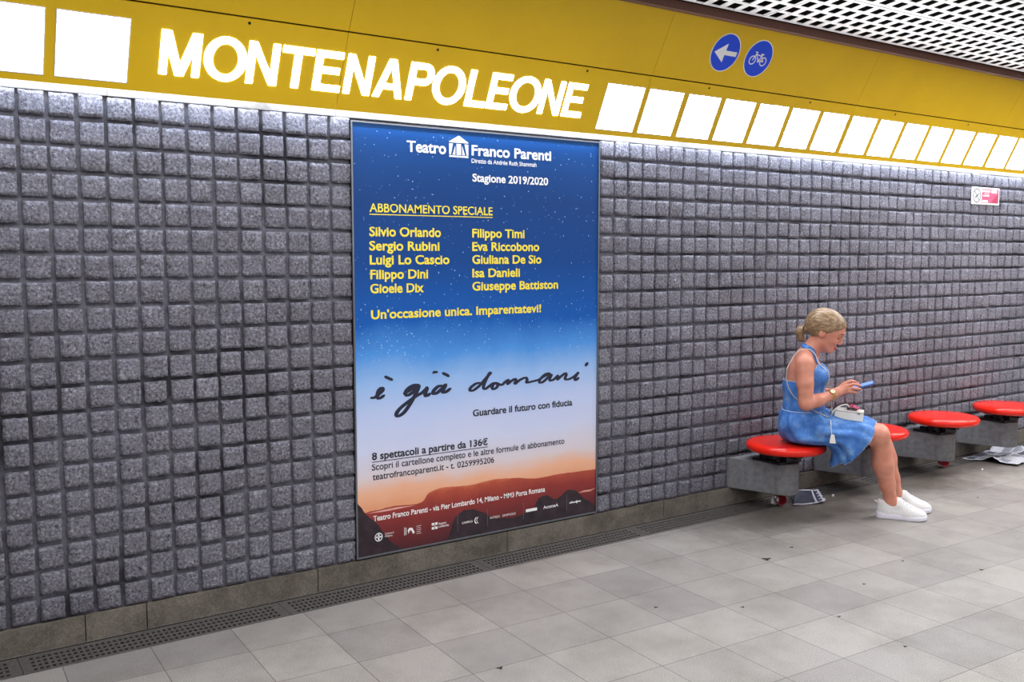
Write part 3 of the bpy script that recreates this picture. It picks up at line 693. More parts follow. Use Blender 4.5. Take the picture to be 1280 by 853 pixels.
# ---------------------------------------------------------------- red seats on concrete brackets
SEATS = [3.985, 4.79, 5.60, 6.41]; SY = -.268; SZ = .408; SR = .226
def build_seat(x, label):
    t = thing('bench_seat', label, 'seat', (x, 0, .105), 'round red seats along the wall')
    pts = [(-.185, .02)]; cy, r = -.262, .084
    pts = [(-.187, .014)]
    for k in range(0, 13):
        a = math.pi+math.radians(-22)*0 + math.pi*(k/12)
        pts.append((r*math.cos(a)*1.0, cy+r*math.sin(a)))
    pts.append((.187, .014))
    bm = bmesh.new(); prism(bm, pts, Matrix.Identity(4), 0, .182); bmesh.ops.recalc_face_normals(bm, faces=bm.faces)
    es = [e for e in bm.edges if abs(e.verts[0].co.z-e.verts[1].co.z) < 1e-5]
    bmesh.ops.bevel(bm, geom=es, offset=.005, segments=2, profile=.5, affect='EDGES')
    frombm('bracket', bm, M['concrete'], t)
    bm = bmesh.new()
    bm_box(bm, (-.01, -.215, .189), (.19, .20, .014)); bm_box(bm, (0, -.268, .206), (.10, .10, .030)); bm_box(bm, (-.075, -.18, .205), (.035, .05, .030)); bm_box(bm, (.075, -.18, .205), (.035, .05, .030))
    bm_box(bm, (0, -.262, .225), (.26, .05, .022)); bm_box(bm, (0, -.24, .226), (.05, .26, .020))
    bevel(bm, .003, 1); mt = frombm('mount', bm, M['mount'], t)
    for sx in (-.07, .07): box('bolt', (sx, -.275, .199), (.018, .018, .010), M['steel'], mt, .002)
    zt = SZ-.105
    prof = [(0, zt-.056), (SR*.80, zt-.056), (SR*.93, zt-.050), (SR*.985, zt-.040), (SR, zt-.028), (SR*.99, zt-.015), (SR*.955, zt-.006), (SR*.90, zt-.0015), (SR*.82, zt), (SR*.4, zt-.001), (0, zt-.001)]
    lathe('seat', prof, M['red'], t, (0, SY, 0), 72)
    return t
build_seat(SEATS[0], 'leftmost round red seat, the woman in the denim dress sits on it')
build_seat(SEATS[1], "round red seat half hidden behind the seated woman's knees")
build_seat(SEATS[2], 'empty round red seat just right of the seated woman')
build_seat(SEATS[3], 'empty round red seat at the right edge of the photo')

# ---------------------------------------------------------------- litter
def sheet(name, outline, label, cat, amp, fold, tilt=None, mats=None, cells=14, group=None, zoff=.002, seed=1, pick=None):
    """a crumpled sheet: outline polygon in world xy, resampled as a bilinear quad grid between 4 corners"""
    rs = np.random.default_rng(seed)
    a, b, c, d = [np.array(p, float) for p in outline]
    n = cells; V = []; mi = []
    base = rs.normal(0, 1, (6, 6))
    for i in range(n+1):
        for j in range(n+1):
            u, v = i/n, j/n
            p = a*(1-u)*(1-v)+b*u*(1-v)+c*u*v+d*(1-u)*v
            e = 1.0
            w = 0
            for q in range(5):
                w += math.sin((q+1.3)*3*u+base[q, 0]*3+2.2*(q % 3)*v)*math.cos((q+.7)*2.6*v+base[q, 1]*3)/(q+1.5)
            z = zoff+amp*max(0, .55+.55*w)+fold(u, v)
            jit = rs.normal(0, .004, 2) if (i in (0, n) or j in (0, n)) else (0, 0)
            V.append((p[0]+jit[0], p[1]+jit[1], max(z, zoff)))
    Fc = []
    for i in range(n):
        for j in range(n):
            k = i*(n+1)+j; Fc.append((k, k+n+1, k+n+2, k+1))
    c0 = np.mean(np.array(V), 0); c0[2] = 0
    V = [(x-c0[0], y-c0[1], z) for x, y, z in V]
    o = mesh(name, V, Fc, mats, None, tuple(c0), True, midx=pick and [pick(k//n, k % n, n) for k in range(n*n)])
    sd = o.modifiers.new('s', 'SOLIDIFY'); sd.thickness = .0008
    return tag(o, label, cat, group)
news = [plain('newsprint_white', srgb(196, 198, 208), .7, .06, 30), plain('newsprint_text_grey', srgb(142, 144, 158), .7, .25, 240), plain('newsprint_dark', srgb(74, 78, 94), .7, .3, 60)]
NR = random.Random(5); NBLK = {(p, q): NR.choice((0, 1, 1, 1, 2)) for p in range(8) for q in range(8)}
def news_pick(i, j, n):
    if i in (0, n-1) or j in (0, n-1) or i % 6 == 0 or j == n//2: return 0
    k = NBLK[(i//6, j//5)]
    return (2 if j % 2 else 0) if (i//6 == 2 and 8 < j < 20) else (0 if (k == 1 and j % 5 == 0) else k)
sheet('newspaper', [(6.19, -.07), (6.25, -.45), (6.95, -.33), (6.80, -.03)], 'large crumpled newspaper page lying flat on the floor at right', 'newspaper', .022, lambda u, v: .035*max(0, 1-abs(v-.85)*7)*(1 if u < .55 else .3)+.03*max(0, 1-abs(u-.55)*6)*(1-v), mats=news, seed=4, cells=30, pick=news_pick)
dk = [plain('leaflet_dark_print', srgb(44, 50, 66), .5, .3, 25), plain('leaflet_border', srgb(176, 174, 188), .6, .1, 40)]
def leaf_pick(i, j, n): return 1 if (j == 0 or j == n-1 or i == n-1 or i == n-4 or (i == n-2 and j % 3 == 0)) else 0
pap = sheet('leaflet', [(4.10, -.235), (4.30, -.315), (4.47, -.125), (4.29, -.10)], 'dark printed leaflet lying folded under the leftmost red seat', 'leaflet', .010, lambda u, v: .035*v*(1-.5*u)+.012*max(0, 1-abs(u-1)*5), mats=dk, seed=9, pick=leaf_pick)
def paper_cup(loc, rz, label):
    o = lathe('paper_cup', [(0, 0), (.020, 0), (.022, .002), (.030, .062), (.0315, .066), (.0290, .066), (.020, .005), (0, .004)], M['redcup'], None, None, 24)
    o.rotation_euler = (math.radians(84), 0, rz); o.location = loc
    return tag(o, label, 'cup', 'small crushed red cups by the drain')
M['redcup'] = plain('red_cup_paper', srgb(150, 22, 40), .5, .15, 30)
paper_cup((4.085, -.150, .0315), math.radians(-40), 'small crushed red cup beside the dark leaflet')
paper_cup((5.845, -.115, .0315), math.radians(-35), 'small red cup on the floor below the second seat from right')
for x, y, s, lab in ((4.486, -.232, .010, "tiny white paper scrap behind the woman's heels"), (5.947, -.362, .009, 'tiny white paper scrap between red cup and large newspaper'), (4.045, -.150, .030, 'small white paper scrap stuck behind the crushed red cup')):
    bm = bmesh.new(); bmesh.ops.create_icosphere(bm, subdivisions=2, radius=s)
    for v in bm.verts:
        v.co = Vector((v.co.x*1.3, v.co.y*.5, v.co.z*.9))*random.uniform(.75, 1.1)
    o = frombm('paper_scrap', bm, M['white'], None, (x, y, s*.75)); tag(o, lab, 'litter', 'white paper scraps on the floor')

# ---------------------------------------------------------------- the seated woman
# implicit surfaces meshed by surface nets: every body is one continuous skin
class Field:
    def __init__(s, lo, hi, h):
        s.lo = np.array(lo, np.float32); s.h = h; s.n = np.ceil((np.array(hi)-s.lo)/h).astype(int)+1
        s.D = np.full(s.n, 1.0, np.float32)
    def sub(s, lo, hi):
        a = np.clip(np.floor((np.array(lo)-s.lo)/s.h).astype(int), 0, s.n-1); b = np.clip(np.ceil((np.array(hi)-s.lo)/s.h).astype(int)+1, 1, s.n)
        sl = tuple(slice(int(x), int(y)) for x, y in zip(a, b))
        g = np.meshgrid(*[s.lo[i]+s.h*np.arange(a[i], b[i], dtype=np.float32) for i in range(3)], indexing='ij')
        return sl, g
    def comb(s, sl, d, k, mode):
        D = s.D[sl]
        if mode == 'add':
            if k > 0:
                t = np.clip(.5+.5*(D-d)/k, 0, 1); s.D[sl] = D*(1-t)+d*t-k*t*(1-t)
            else: s.D[sl] = np.minimum(D, d)
        else:
            if k > 0:
                t = np.clip(.5-.5*(D+d)/k, 0, 1); s.D[sl] = D*(1-t)-d*t+k*t*(1-t)
            else: s.D[sl] = np.maximum(D, -d)
    def cap(s, p0, r0, p1, r1, k=.02, mode='add'):
        p0 = np.array(p0, np.float32); p1 = np.array(p1, np.float32); m = max(r0, r1)+max(k, .01)*1.5+.012
        sl, (X, Y, Z) = s.sub(np.minimum(p0, p1)-m, np.maximum(p0, p1)+m)
        d = p1-p0; L2 = float(d@d)
        t = np.clip(((X-p0[0])*d[0]+(Y-p0[1])*d[1]+(Z-p0[2])*d[2])/L2, 0, 1)
        q = np.sqrt((X-p0[0]-t*d[0])**2+(Y-p0[1]-t*d[1])**2+(Z-p0[2]-t*d[2])**2)-(r0+(r1-r0)*t)
        s.comb(sl, q, k, mode)
    def chain(s, pts, k=.02):
        for (p, r), (q, w) in zip(pts[:-1], pts[1:]): s.cap(p, r, q, w, k)
    def ell(s, c, r, R=None, k=.02, mode='add'):
        c = np.array(c, np.float32); r = np.array(r, np.float32); m = float(max(r))+max(k, .01)*1.5+.012
        sl, (X, Y, Z) = s.sub(c-m, c+m); P = (X-c[0], Y-c[1], Z-c[2])
        if R is not None: P = tuple(P[0]*R[i][0]+P[1]*R[i][1]+P[2]*R[i][2] for i in range(3))
        k0 = np.sqrt((P[0]/r[0])**2+(P[1]/r[1])**2+(P[2]/r[2])**2); k1 = np.sqrt((P[0]/r[0]**2)**2+(P[1]/r[1]**2)**2+(P[2]/r[2]**2)**2)
        s.comb(sl, k0*(k0-1)/np.maximum(k1, 1e-6), k, mode)
    def val(s, P):
        q = (np.atleast_2d(np.array(P, np.float32))-s.lo)/s.h; q = np.clip(q, 0, s.n-1.001); i = q.astype(int); f = q-i; o = 0
        for dx in (0, 1):
            for dy in (0, 1):
                for dz in (0, 1):
                    w = (f[:, 0] if dx else 1-f[:, 0])*(f[:, 1] if dy else 1-f[:, 1])*(f[:, 2] if dz else 1-f[:, 2])
                    o = o+w*s.D[i[:, 0]+dx, i[:, 1]+dy, i[:, 2]+dz]
        return o
    def grad(s, p):
        e = s.h; p = np.array(p, float)
        v = np.array([s.val(p+np.eye(3)[i]*e)[0]-s.val(p-np.eye(3)[i]*e)[0] for i in range(3)]); n = np.linalg.norm(v)
        return v/n if n > 1e-9 else v
    def project(s, p, off=0.0, it=8):
        p = np.array(p, float)
        for _ in range(it): p = p-s.grad(p)*(s.val(p)[0]-off)*.9
        return p
    def net(s, name, mats, parent, smooth=2):
        D = s.D; S = D < 0
        c = [S[:-1, :-1, :-1], S[1:, :-1, :-1], S[:-1, 1:, :-1], S[1:, 1:, :-1], S[:-1, :-1, 1:], S[1:, :-1, 1:], S[:-1, 1:, 1:], S[1:, 1:, 1:]]
        cnt = sum(x.astype(np.int8) for x in c); act = (cnt > 0) & (cnt < 8); idx = np.argwhere(act)
        ids = np.full(act.shape, -1, np.int64); ids[act] = np.arange(len(idx))
        offs = np.array([(i, j, k) for k in (0, 1) for j in (0, 1) for i in (0, 1)])
        vals = np.stack([D[idx[:, 0]+o[0], idx[:, 1]+o[1], idx[:, 2]+o[2]] for o in offs], 1)
        acc = np.zeros((len(idx), 3)); n = np.zeros(len(idx))
        for a in range(8):
            for b in range(a+1, 8):
                if np.abs(offs[a]-offs[b]).sum() != 1: continue
                va, vb = vals[:, a], vals[:, b]; cr = (va < 0) != (vb < 0); t = np.where(cr, va/np.where(cr, va-vb, 1), 0)
                acc += np.where(cr[:, None], offs[a]+t[:, None]*(offs[b]-offs[a]), 0); n += cr
        V = s.lo+s.h*(idx+acc/n[:, None]); F = []
        for ax in range(3):
            o1, o2 = [(1, 2), (2, 0), (0, 1)][ax]
            sl0 = [slice(None)]*3; sl1 = [slice(None)]*3; sl0[ax] = slice(0, -1); sl1[ax] = slice(1, None)
            A = S[tuple(sl0)]; B = S[tuple(sl1)]; e = np.argwhere(A != B); e = e[(e[:, o1] > 0) & (e[:, o2] > 0) & (e[:, o1] < S.shape[o1]-1) & (e[:, o2] < S.shape[o2]-1)]
            if not len(e): continue
            inside = A[e[:, 0], e[:, 1], e[:, 2]]
            u = np.zeros(3, int); u[o1] = 1; w = np.zeros(3, int); w[o2] = 1
            q = np.stack([ids[tuple((e-u-w).T)], ids[tuple((e-w).T)], ids[tuple(e.T)], ids[tuple((e-u).T)]], 1)
            q[~inside] = q[~inside][:, ::-1]; F.append(q)
        F = np.concatenate(F)
        E = np.concatenate([F[:, [0, 1]], F[:, [1, 2]], F[:, [2, 3]], F[:, [3, 0]]])
        for _ in range(smooth):
            sm = np.zeros_like(V); cn = np.zeros(len(V)); np.add.at(sm, E[:, 0], V[E[:, 1]]); np.add.at(cn, E[:, 0], 1)
            V = V*.5+.5*sm/np.maximum(cn, 1)[:, None]
        me = bpy.data.meshes.new(name); me.vertices.add(len(V)); me.vertices.foreach_set('co', V.astype(np.float32).ravel())
        me.loops.add(F.size); me.loops.foreach_set('vertex_index', F.ravel().astype(np.int32)); me.polygons.add(len(F)); me.polygons.foreach_set('loop_start', np.arange(0, F.size, 4, dtype=np.int32))
        me.update(calc_edges=True); me.validate()
        o = link(name, me, mats, parent, None, True); return o, V, F

def m_skin():
    t = NT('skin'); c = t.coord(); f = t.noise(c, 22, 4); 
    t.base(t.ramp(f, [(0.3, srgb(196, 126, 104)), (0.7, srgb(214, 146, 124))])); t.set(Roughness=.5)
    t.b.inputs['Subsurface Weight'].default_value = .12; t.b.inputs['Subsurface Radius'].default_value = (.012, .005, .003)
    return t.m
def m_hair():
    t = NT('blonde_hair'); c = t.coord(); mp = t.n('ShaderNodeMapping'); mp.inputs['Scale'].default_value = (18, 120, 70); t.l(c, mp.inputs['Vector'])
    f = t.noise(mp.outputs['Vector'], 1.0, 5, .7)
    t.base(t.ramp(f, [(0.3, srgb(84, 64, 46)), (0.5, srgb(138, 110, 82)), (0.72, srgb(190, 162, 128))])); t.set(Roughness=.38); t.bump(f, .5, .004)
    return t.m
def m_denim():
    t = NT('blue_denim'); c = t.coord(); f = t.noise(c, 14, 5, .65); g = t.noise(c, 300, 2)
    col = t.ramp(f, [(0.3, srgb(40, 90, 168)), (0.52, srgb(72, 127, 202)), (0.72, srgb(128, 170, 226))])
    t.base(t.mix(.25, col, t.ramp(g, [(0.35, (.6, .6, .62, 1)), (.65, (1, 1, 1, 1))]), 'MULTIPLY')); t.set(Roughness=.75); t.bump(f, .25, .01)
    return t.m
M['skin'] = m_skin(); M['hair'] = m_hair(); M['denim'] = m_denim()
M['lip'] = plain('lip_skin', srgb(186, 92, 90), .4); M['lash'] = plain('dark_lash', srgb(60, 42, 34), .6)
M['frayed'] = plain('frayed_pale_denim', srgb(176, 200, 236), .8, .2, 200); M['trim'] = plain('white_stitching', srgb(216, 222, 234), .7, .1, 100)
M['shoe'] = plain('white_knit', srgb(236, 236, 238), .65, .05, 160, bump=.15); M['sole'] = plain('white_foam_sole', srgb(232, 230, 244), .5, .02)
M['leather'] = plain('white_leather', srgb(238, 234, 226), .4, .02, 60); M['dark'] = plain('dark_leather', srgb(38, 34, 34), .5)
M['gold'] = plain('gold_metal', srgb(206, 166, 96), .25, metal=.9); M['dial'] = plain('cream_dial', srgb(238, 222, 190), .3)
M['phonecase'] = plain('blue_phone_case', srgb(70, 110, 196), .35, .02); M['tie'] = plain('hair_tie', srgb(52, 40, 36), .7)

PFX, PFY = .5500757, -.8351148
P0 = Vector((4.02, -.32, 0)); PROT = math.atan2(PFY, PFX)
person = thing('person', 'seated woman in a blue denim dress and white sneakers looking at her phone', 'person', P0, rot=(0, 0, PROT))
PM = Matrix.Translation(P0) @ Matrix.Rotation(PROT, 4, 'Z')

HC = np.array((.140, 0, 1.070)); hp = math.radians(25)
HF = np.array((math.cos(hp), 0, -math.sin(hp))); HL = np.array((0, 1., 0)); HU = np.array((math.sin(hp), 0, math.cos(hp)))
HR = np.stack([HF, HL, HU])
hd = lambda f, l, u: HC+HF*f+HL*l+HU*u
RT = {}
def torso(B):
    B.ell((.022, .005, .510), (.096, .138, .100), k=.03)
    B.ell((.030, 0, .61), (.108, .130, .11), k=.04)
    B.ell((.028, 0, .735), (.108, .136, .13), k=.04)
    B.ell((.030, 0, .835), (.092, .140, .085), k=.04)
    for s in (-1, 1):
        B.ell((.098, .062*s, .800), (.058, .058, .055), k=.03)
        B.cap((.035, .03*s, .918), .045, (.042, .135*s, .888), .046, .03)
    B.cap((.035, 0, .90), .058, (.100, 0, 1.005), .047, .025)
def build_body():
    B = Field((-.16, -.31, -.005), (.76, .37, 1.215), .0036)
    torso(B)
    # legs
    for hip, mid, knee, calf, ank, toe in (((.03, -.075, .490), (.22, -.048, .490), (.436, -.010, .478), (.468, .024, .315), (.512, .056, .095), (.640, .060, .035)),
                                           ((.03, .085, .490), (.24, .120, .486), (.432, .158, .462), (.482, .205, .310), (.541, .246, .095), (.670, .258, .035))):
        B.chain([(hip, .071), (mid, .070), (knee, .054)], .02)
        B.ell(np.array(knee)+(.014, 0, -.004), (.046, .048, .052), k=.02)
        B.chain([(knee, .050), (calf, .054), (np.array(calf)*.45+np.array(ank)*.55, .042), (ank, .034)], .02)
        B.ell(np.array(calf)+(-.012, 0, .03), (.046, .050, .10), k=.03)
        B.cap(ank, .033, np.array(ank)*.3+np.array(toe)*.7, .030, .02); B.ell(np.array(ank)+(-.022, 0, -.045), (.032, .028, .032), k=.015)
    # arms
    R_w, L_w = (.190, -.098, .706), (.205, .105, .694)
    for S, mid, E, fm, Wr in (((.042, -.158, .880), (.050, -.184, .775), (.060, -.196, .664), (.118, -.158, .680), R_w), ((.045, .158, .880), (.056, .182, .775), (.070, .190, .664), (.130, .155, .672), L_w)):
        B.chain([(S, .052), (mid, .045), (E, .039)], .012); B.chain([(E, .039), (fm, .037), (Wr, .0255)], .012)
    # right hand: back of the hand to the outside, fingers reaching over the phone
    n = lambda *p: np.array(p)
    B.chain([(R_w, .0245), (n(.215, -.080, .720), .025)], .012)
    for kn, z in ((n(.250, -.046, .768), .011), (n(.260, -.054, .752), .0115), (n(.259, -.057, .735), .011), (n(.250, -.056, .719), .010)):
        B.cap((.208, -.082, .718), .020, kn, z, .010)
    for ch in (((.250, -.046, .768), (.282, -.028, .781), (.304, -.008, .775), (.318, .006, .7625)), ((.260, -.054, .752), (.296, -.042, .766), (.320, -.024, .760), (.334, -.010, .754)),
               ((.259, -.057, .735), (.296, -.052, .744), (.321, -.037, .741), (.336, -.024, .737)), ((.250, -.056, .719), (.280, -.056, .725), (.300, -.046, .722), (.314, -.036, .717))):
        B.chain([(p, r) for p, r in zip(ch, (.0098, .0088, .0078, .0066))], .003)
    B.chain([(n(.212, -.072, .722), .015), (n(.236, -.036, .724), .0115), (n(.266, -.012, .744), .0095), (n(.286, .004, .7475), .0078)], .006)
    # left hand: under the phone, thumb along its far edge
    B.chain([(L_w, .0245), (n(.232, .088, .703), .025)], .012)
    for kn in (n(.302, .066, .722), n(.286, .064, .713), n(.268, .062, .706), n(.250, .060, .701)): B.cap((.228, .090, .702), .020, kn, .0105, .010)
    for ch in (((.302, .066, .722), (.320, .042, .7245), (.322, .014, .7285), (.319, -.006, .732)), ((.286, .064, .713), (.302, .038, .716), (.302, .010, .7215), (.299, -.012, .726)),
               ((.268, .062, .706), (.282, .036, .709), (.281, .008, .7145), (.277, -.012, .720)), ((.250, .060, .701), (.261, .036, .703), (.260, .012, .708), (.257, -.004, .714))):
        B.chain([(p, r) for p, r in zip(ch, (.0098, .0088, .0078, .0066))], .003)
    B.chain([(n(.236, .098, .708), .015), (n(.268, .088, .726), .0115), (n(.298, .074, .748), .0095), (n(.318, .058, .7605), .0078)], .006)
    # head
    B.ell(hd(-.004, 0, .010), (.107, .074, .089), HR, .02)
    B.ell(hd(.040, 0, -.045), (.052, .055, .072), HR, .025)
    B.ell(hd(.068, 0, -.098), (.026, .030, .022), HR, .022)
    B.ell(hd(.020, 0, -.075), (.055, .050, .035), HR, .02)
    for s in (-1, 1):
        B.ell(hd(.062, .036*s, -.046), (.024, .020, .022), HR, .015)
        B.ell(hd(.097, .031*s, -.012), (.013, .017, .010), HR, .010, 'sub')
        B.ell(hd(.080, .031*s, -.013), (.0125, .0135, .0115), HR, .004)
        B.cap(hd(.092, .014*s, .006), .006, hd(.080, .045*s, .008), .005, .010)
        B.ell(hd(-.004, .074*s, -.024), (.018, .008, .029), HR, .008)
        B.ell(hd(-.002, .084*s, -.020), (.009, .005, .015), HR, .005, 'sub')
        B.ell(hd(.101, .009*s, -.047), (.007, .006, .005), HR, .006)
    B.chain([(hd(.094, 0, .002), .006), (hd(.104, 0, -.030), .0070), (hd(.1075, 0, -.042), .0080)], .010)
    B.ell(hd(.092, 0, -.072), (.012, .021, .0055), HR, .005); B.ell(hd(.090, 0, -.082), (.012, .018, .0060), HR, .005)
    B.cap(hd(.106, -.02, -.0768), .0014, hd(.106, .02, -.0768), .0014, .003, 'sub')
    o, V, F = B.net('body', [M['skin'], M['lip'], M['lash']], person, 1)
    C = V[F].mean(1)-HC; f, l, u = C@HF, C@HL, C@HU
    mi = np.zeros(len(F), np.int32)
    mi[(f > .088) & (np.abs(l) < .022) & (u > -.0885) & (u < -.067)] = 1
    al = np.abs(l)
    mi[(f > .078) & (np.abs(al-.031) < .014) & (np.abs(u+.0195+.004*((al-.031)/.014)**2*-1) < .0024)] = 2
    mi[(f > .076) & (al > .014) & (al < .046) & (np.abs(u-.0115+.10*(al-.03)**2*20) < .0026)] = 2
    o.data.polygons.foreach_set('material_index', mi); o.data.update()
    return B
BODY = build_body()
TOR = Field((-.16, -.24, .40), (.26, .24, 1.06), .006); torso(TOR)

# hair, tied low at the back of the head
def build_hair():
    Hf = Field(hd(0, 0, 0)-.175, hd(0, 0, 0)+.15, .0032)
    Hf.ell(hd(-.008, 0, .014), (.1165, .0835, .0975), HR, 0)
    sl, (X, Y, Z) = Hf.sub(Hf.lo, Hf.lo+Hf.h*Hf.n); P = (X-HC[0], Y, Z-HC[2])
    f = P[0]*HF[0]+P[2]*HF[2]; u = P[0]*HU[0]+P[2]*HU[2]; l = P[1]
    cut = .66*f-.75*u-.024-.10*np.abs(l)*(f < .0)*.3
    d = np.maximum(Hf.D, cut*.9)
    Hf.D[:] = d
    tie = np.array((.016, 0, 1.062))
    Hf.ell(tie+(.004, 0, .004), (.024, .022, .022), None, .018)
    Hf.ell(tie+(-.018, 0, -.012), (.024, .030, .030), None, .010); Hf.chain([(tie+(-.016, 0, -.020), .024), (tie+(-.012, .002, -.050), .019), (tie+(.004, .003, -.066), .008)], .012)
    ang = np.arctan2(l, u+.03); st = .00035*np.sin(40*ang+30*f)+.0003*np.sin(83*ang+2)
    q = X-tie[0]; below = (X < tie[0]+.004); st2 = .0010*np.sin(260*l+60*q)+.0005*np.sin(610*l)
    Hf.D += np.where(below, st2, st)
    o, V, F = Hf.net('hair', [M['hair']], person, 1)
    Vt, Ft = tube([tie+np.array((.002+.010*math.sin(a)*.3, .021*math.cos(a), .021*math.sin(a)+.002)) for a in np.linspace(0, 2*math.pi, 25)[:-1]], .0042, 8, True)
    mesh('hair_tie', Vt, Ft, M['tie'], o, smooth=True)
build_hair()

# denim dress: gathered skirt, fitted bodice, halter straps, frayed hem
def build_dress():
    rings = [((.146, .612), (-.088, .602), .132, 0), ((.172, .594), (-.100, .556), .154, .002), ((.212, .577), (-.098, .478), .180, .008), ((.258, .568), (-.062, .420), .196, .016),
             ((.305, .565), (.050, .4125), .200, .028), ((.350, .567), (.150, .4115), .203, .036), ((.386, .559), (.188, .362), .202, .040), ((.416, .549), (.180, .290), .198, .044)]
    K = 128; n = len(rings); sub = 6
    arr = np.array([[*t, *b, w, c] for t, b, w, c in rings]); P = [Vector((i, 0, 0)) for i in range(n)]
    cols = []
    for j in range(arr.shape[1]):
        cols.append([p[1] for p in catmull([(i, arr[i, j], 0) for i in range(n)], sub)])
    cols = np.array(cols).T; m = len(cols); V = []
    for i, (ta, tz, ba, bz, w, cb) in enumerate(cols):
        t = i/(m-1)
        for k in range(K):
            th = 2*math.pi*k/K; cs, sn = math.cos(th), math.sin(th)
            e = .82; cs2 = math.copysign(abs(cs)**e, cs); sn2 = math.copysign(abs(sn)**e, sn)
            a = (ta+ba)/2+(ta-ba)/2*cs2; z = (tz+bz)/2+(tz-bz)/2*cs2; b = cb+w*sn2
            bulge = .050*t**1.5*abs(sn)**1.6; a += bulge*.75; z -= bulge*.62*(1 if cs > -.5 else .3)
            g = max(0, 1-t*3.2)
            fold = (.0085*g)*math.sin(34*th+2*math.sin(5*th))*min(1, t*14) + (.0045+.0075*t)*(math.sin(7*th+3.1*t*2.2+1.0)+.6*math.sin(12*th-4*t+.4))*(.25+.75*abs(sn))
            crease = .012*math.sin(6*t*math.pi+2.5*th)*math.exp(-((t-.28)/.2)**2)*abs(sn)
            r = fold+crease; da = (ta-ba)/2*cs2; dz = (tz-bz)/2*cs2; ln = math.sqrt(da*da+dz*dz+(w*sn2)**2)
            z += r*dz/ln; a += r*da/ln; b += r*w*sn2/ln
            # the cloth lies on the round seat and turns down over its front rim
            sa, sb = a+.063, b
            if sa*sa+sb*sb < .225**2: z = max(z, SZ+.0035)
            V.append((a, b, z))
    Fc = [(i*K+k, i*K+(k+1) % K, (i+1)*K+(k+1) % K, (i+1)*K+k) for i in range(m-1) for k in range(K)]
    dress = thing('dress', None, None); dress.parent = person
    sk = mesh('skirt', V, Fc, M['denim'], dress, smooth=True); sd = sk.modifiers.new('s', 'SOLIDIFY'); sd.thickness = .003; sd.offset = -1
    hem = [Vector(v) for v in V[(m-1)*K:]]; hv = []; hf = []
    for k in range(K):
        p = hem[k]; q = Vector(V[(m-2)*K+k]); d = (p-q).normalized(); j = random.uniform(.002, .007)
        nrm = Vector((0, math.copysign(.0022, p.y-.04) if abs(math.sin(2*math.pi*k/K)) > .3 else 0, .0015))
        hv += [p-d*.010+nrm, p+d*j+nrm]
    for k in range(K):
        a, b = 2*k, 2*((k+1) % K); hf.append((a, a+1, b+1, b))
    ho = mesh('frayed_hem', hv, hf, M['frayed'], dress, smooth=True); s2 = ho.modifiers.new('s', 'SOLIDIFY'); s2.thickness = .002
    # bodice follows the torso
    KB, NZ = 96, 26; BV = []; tops = []
    def surf(th, z, off):
        c = np.array((.03, 0, z)); d = np.array((math.cos(th), math.sin(th), 0)); lo_, hi_ = .02, .26
        rr = np.linspace(lo_, hi_, 90); v = TOR.val(c+rr[:, None]*d); ins = np.where(v < 0)[0]; r = rr[ins[-1]] if len(ins) else .05
        return c+d*(r+off)
    for i in range(NZ+1):
        for k in range(KB):
            th = 2*math.pi*k/KB; x = math.cos(th); ab = abs(math.degrees(math.atan2(math.sin(th), math.cos(th))))
            zt = .775 if ab > 95 else .775+.095*max(0, min(1, (95-ab)/45))**.8
            zz_ = .600+(zt-.600)*i/NZ
            p = surf(th, zz_, .0085+.0012*math.sin(9*th+20*zz_)); BV.append(p)
            if i == NZ: tops.append(Vector(p))
    BV = np.array(BV).reshape(NZ+1, KB, 3)
    for _ in range(2): BV[:, :, :] = (BV+.5*np.roll(BV, 1, 1)+.5*np.roll(BV, -1, 1))/2
    tops = [Vector(p) for p in BV[-1]]
    low_ = [Vector(p) for p in BV[0]]
    BF = [(i*KB+k, i*KB+(k+1) % KB, (i+1)*KB+(k+1) % KB, (i+1)*KB+k) for i in range(NZ) for k in range(KB)]
    bo = mesh('bodice', BV.reshape(-1, 3), BF, M['denim'], dress, smooth=True); s3 = bo.modifiers.new('s', 'SOLIDIFY'); s3.thickness = .003; s3.offset = 1
    Vt, Ft = tube([p+Vector((p.x-.03, p.y, 0)).normalized()*.003 for p in tops], .0013, 6, True); mesh('top_stitching', Vt, Ft, M['trim'], dress, smooth=True)
    Vt, Ft = tube([Vector((.03+(p.x-.03)*1.035, p.y*1.035, p.z+.004)) for p in low_], .0020, 6, True); mesh('waist_stitching', Vt, Ft, M['trim'], dress, smooth=True)
    for s in (-1, 1):     # halter straps round the neck
        path = catmull([(.128, .058*s, .862), (.105, .060*s, .905), (.070, .056*s, .940), (.030, .040*s, .966), (.012, .016*s, .980), (.010, -.002*s, .983)], 6)
        path = [Vector(BODY.project(p, .003)) for p in path]; RV = []; RF = []
        for i, p in enumerate(path):
            d = (path[min(i+1, len(path)-1)]-path[max(0, i-1)]).normalized(); nr = Vector(BODY.grad(p)); w = d.cross(nr).normalized()*(.017-.005*i/len(path))
            RV += [p-w, p+nr*.0015, p+w]
            if i: b = 3*i; RF += [(b-3, b-2, b+1, b), (b-2, b-1, b+2, b+1)]
        so = mesh('halter_strap', RV, RF, M['denim'], dress, smooth=True); s4 = so.modifiers.new('s', 'SOLIDIFY'); s4.thickness = .003; s4.offset = 0
build_dress()

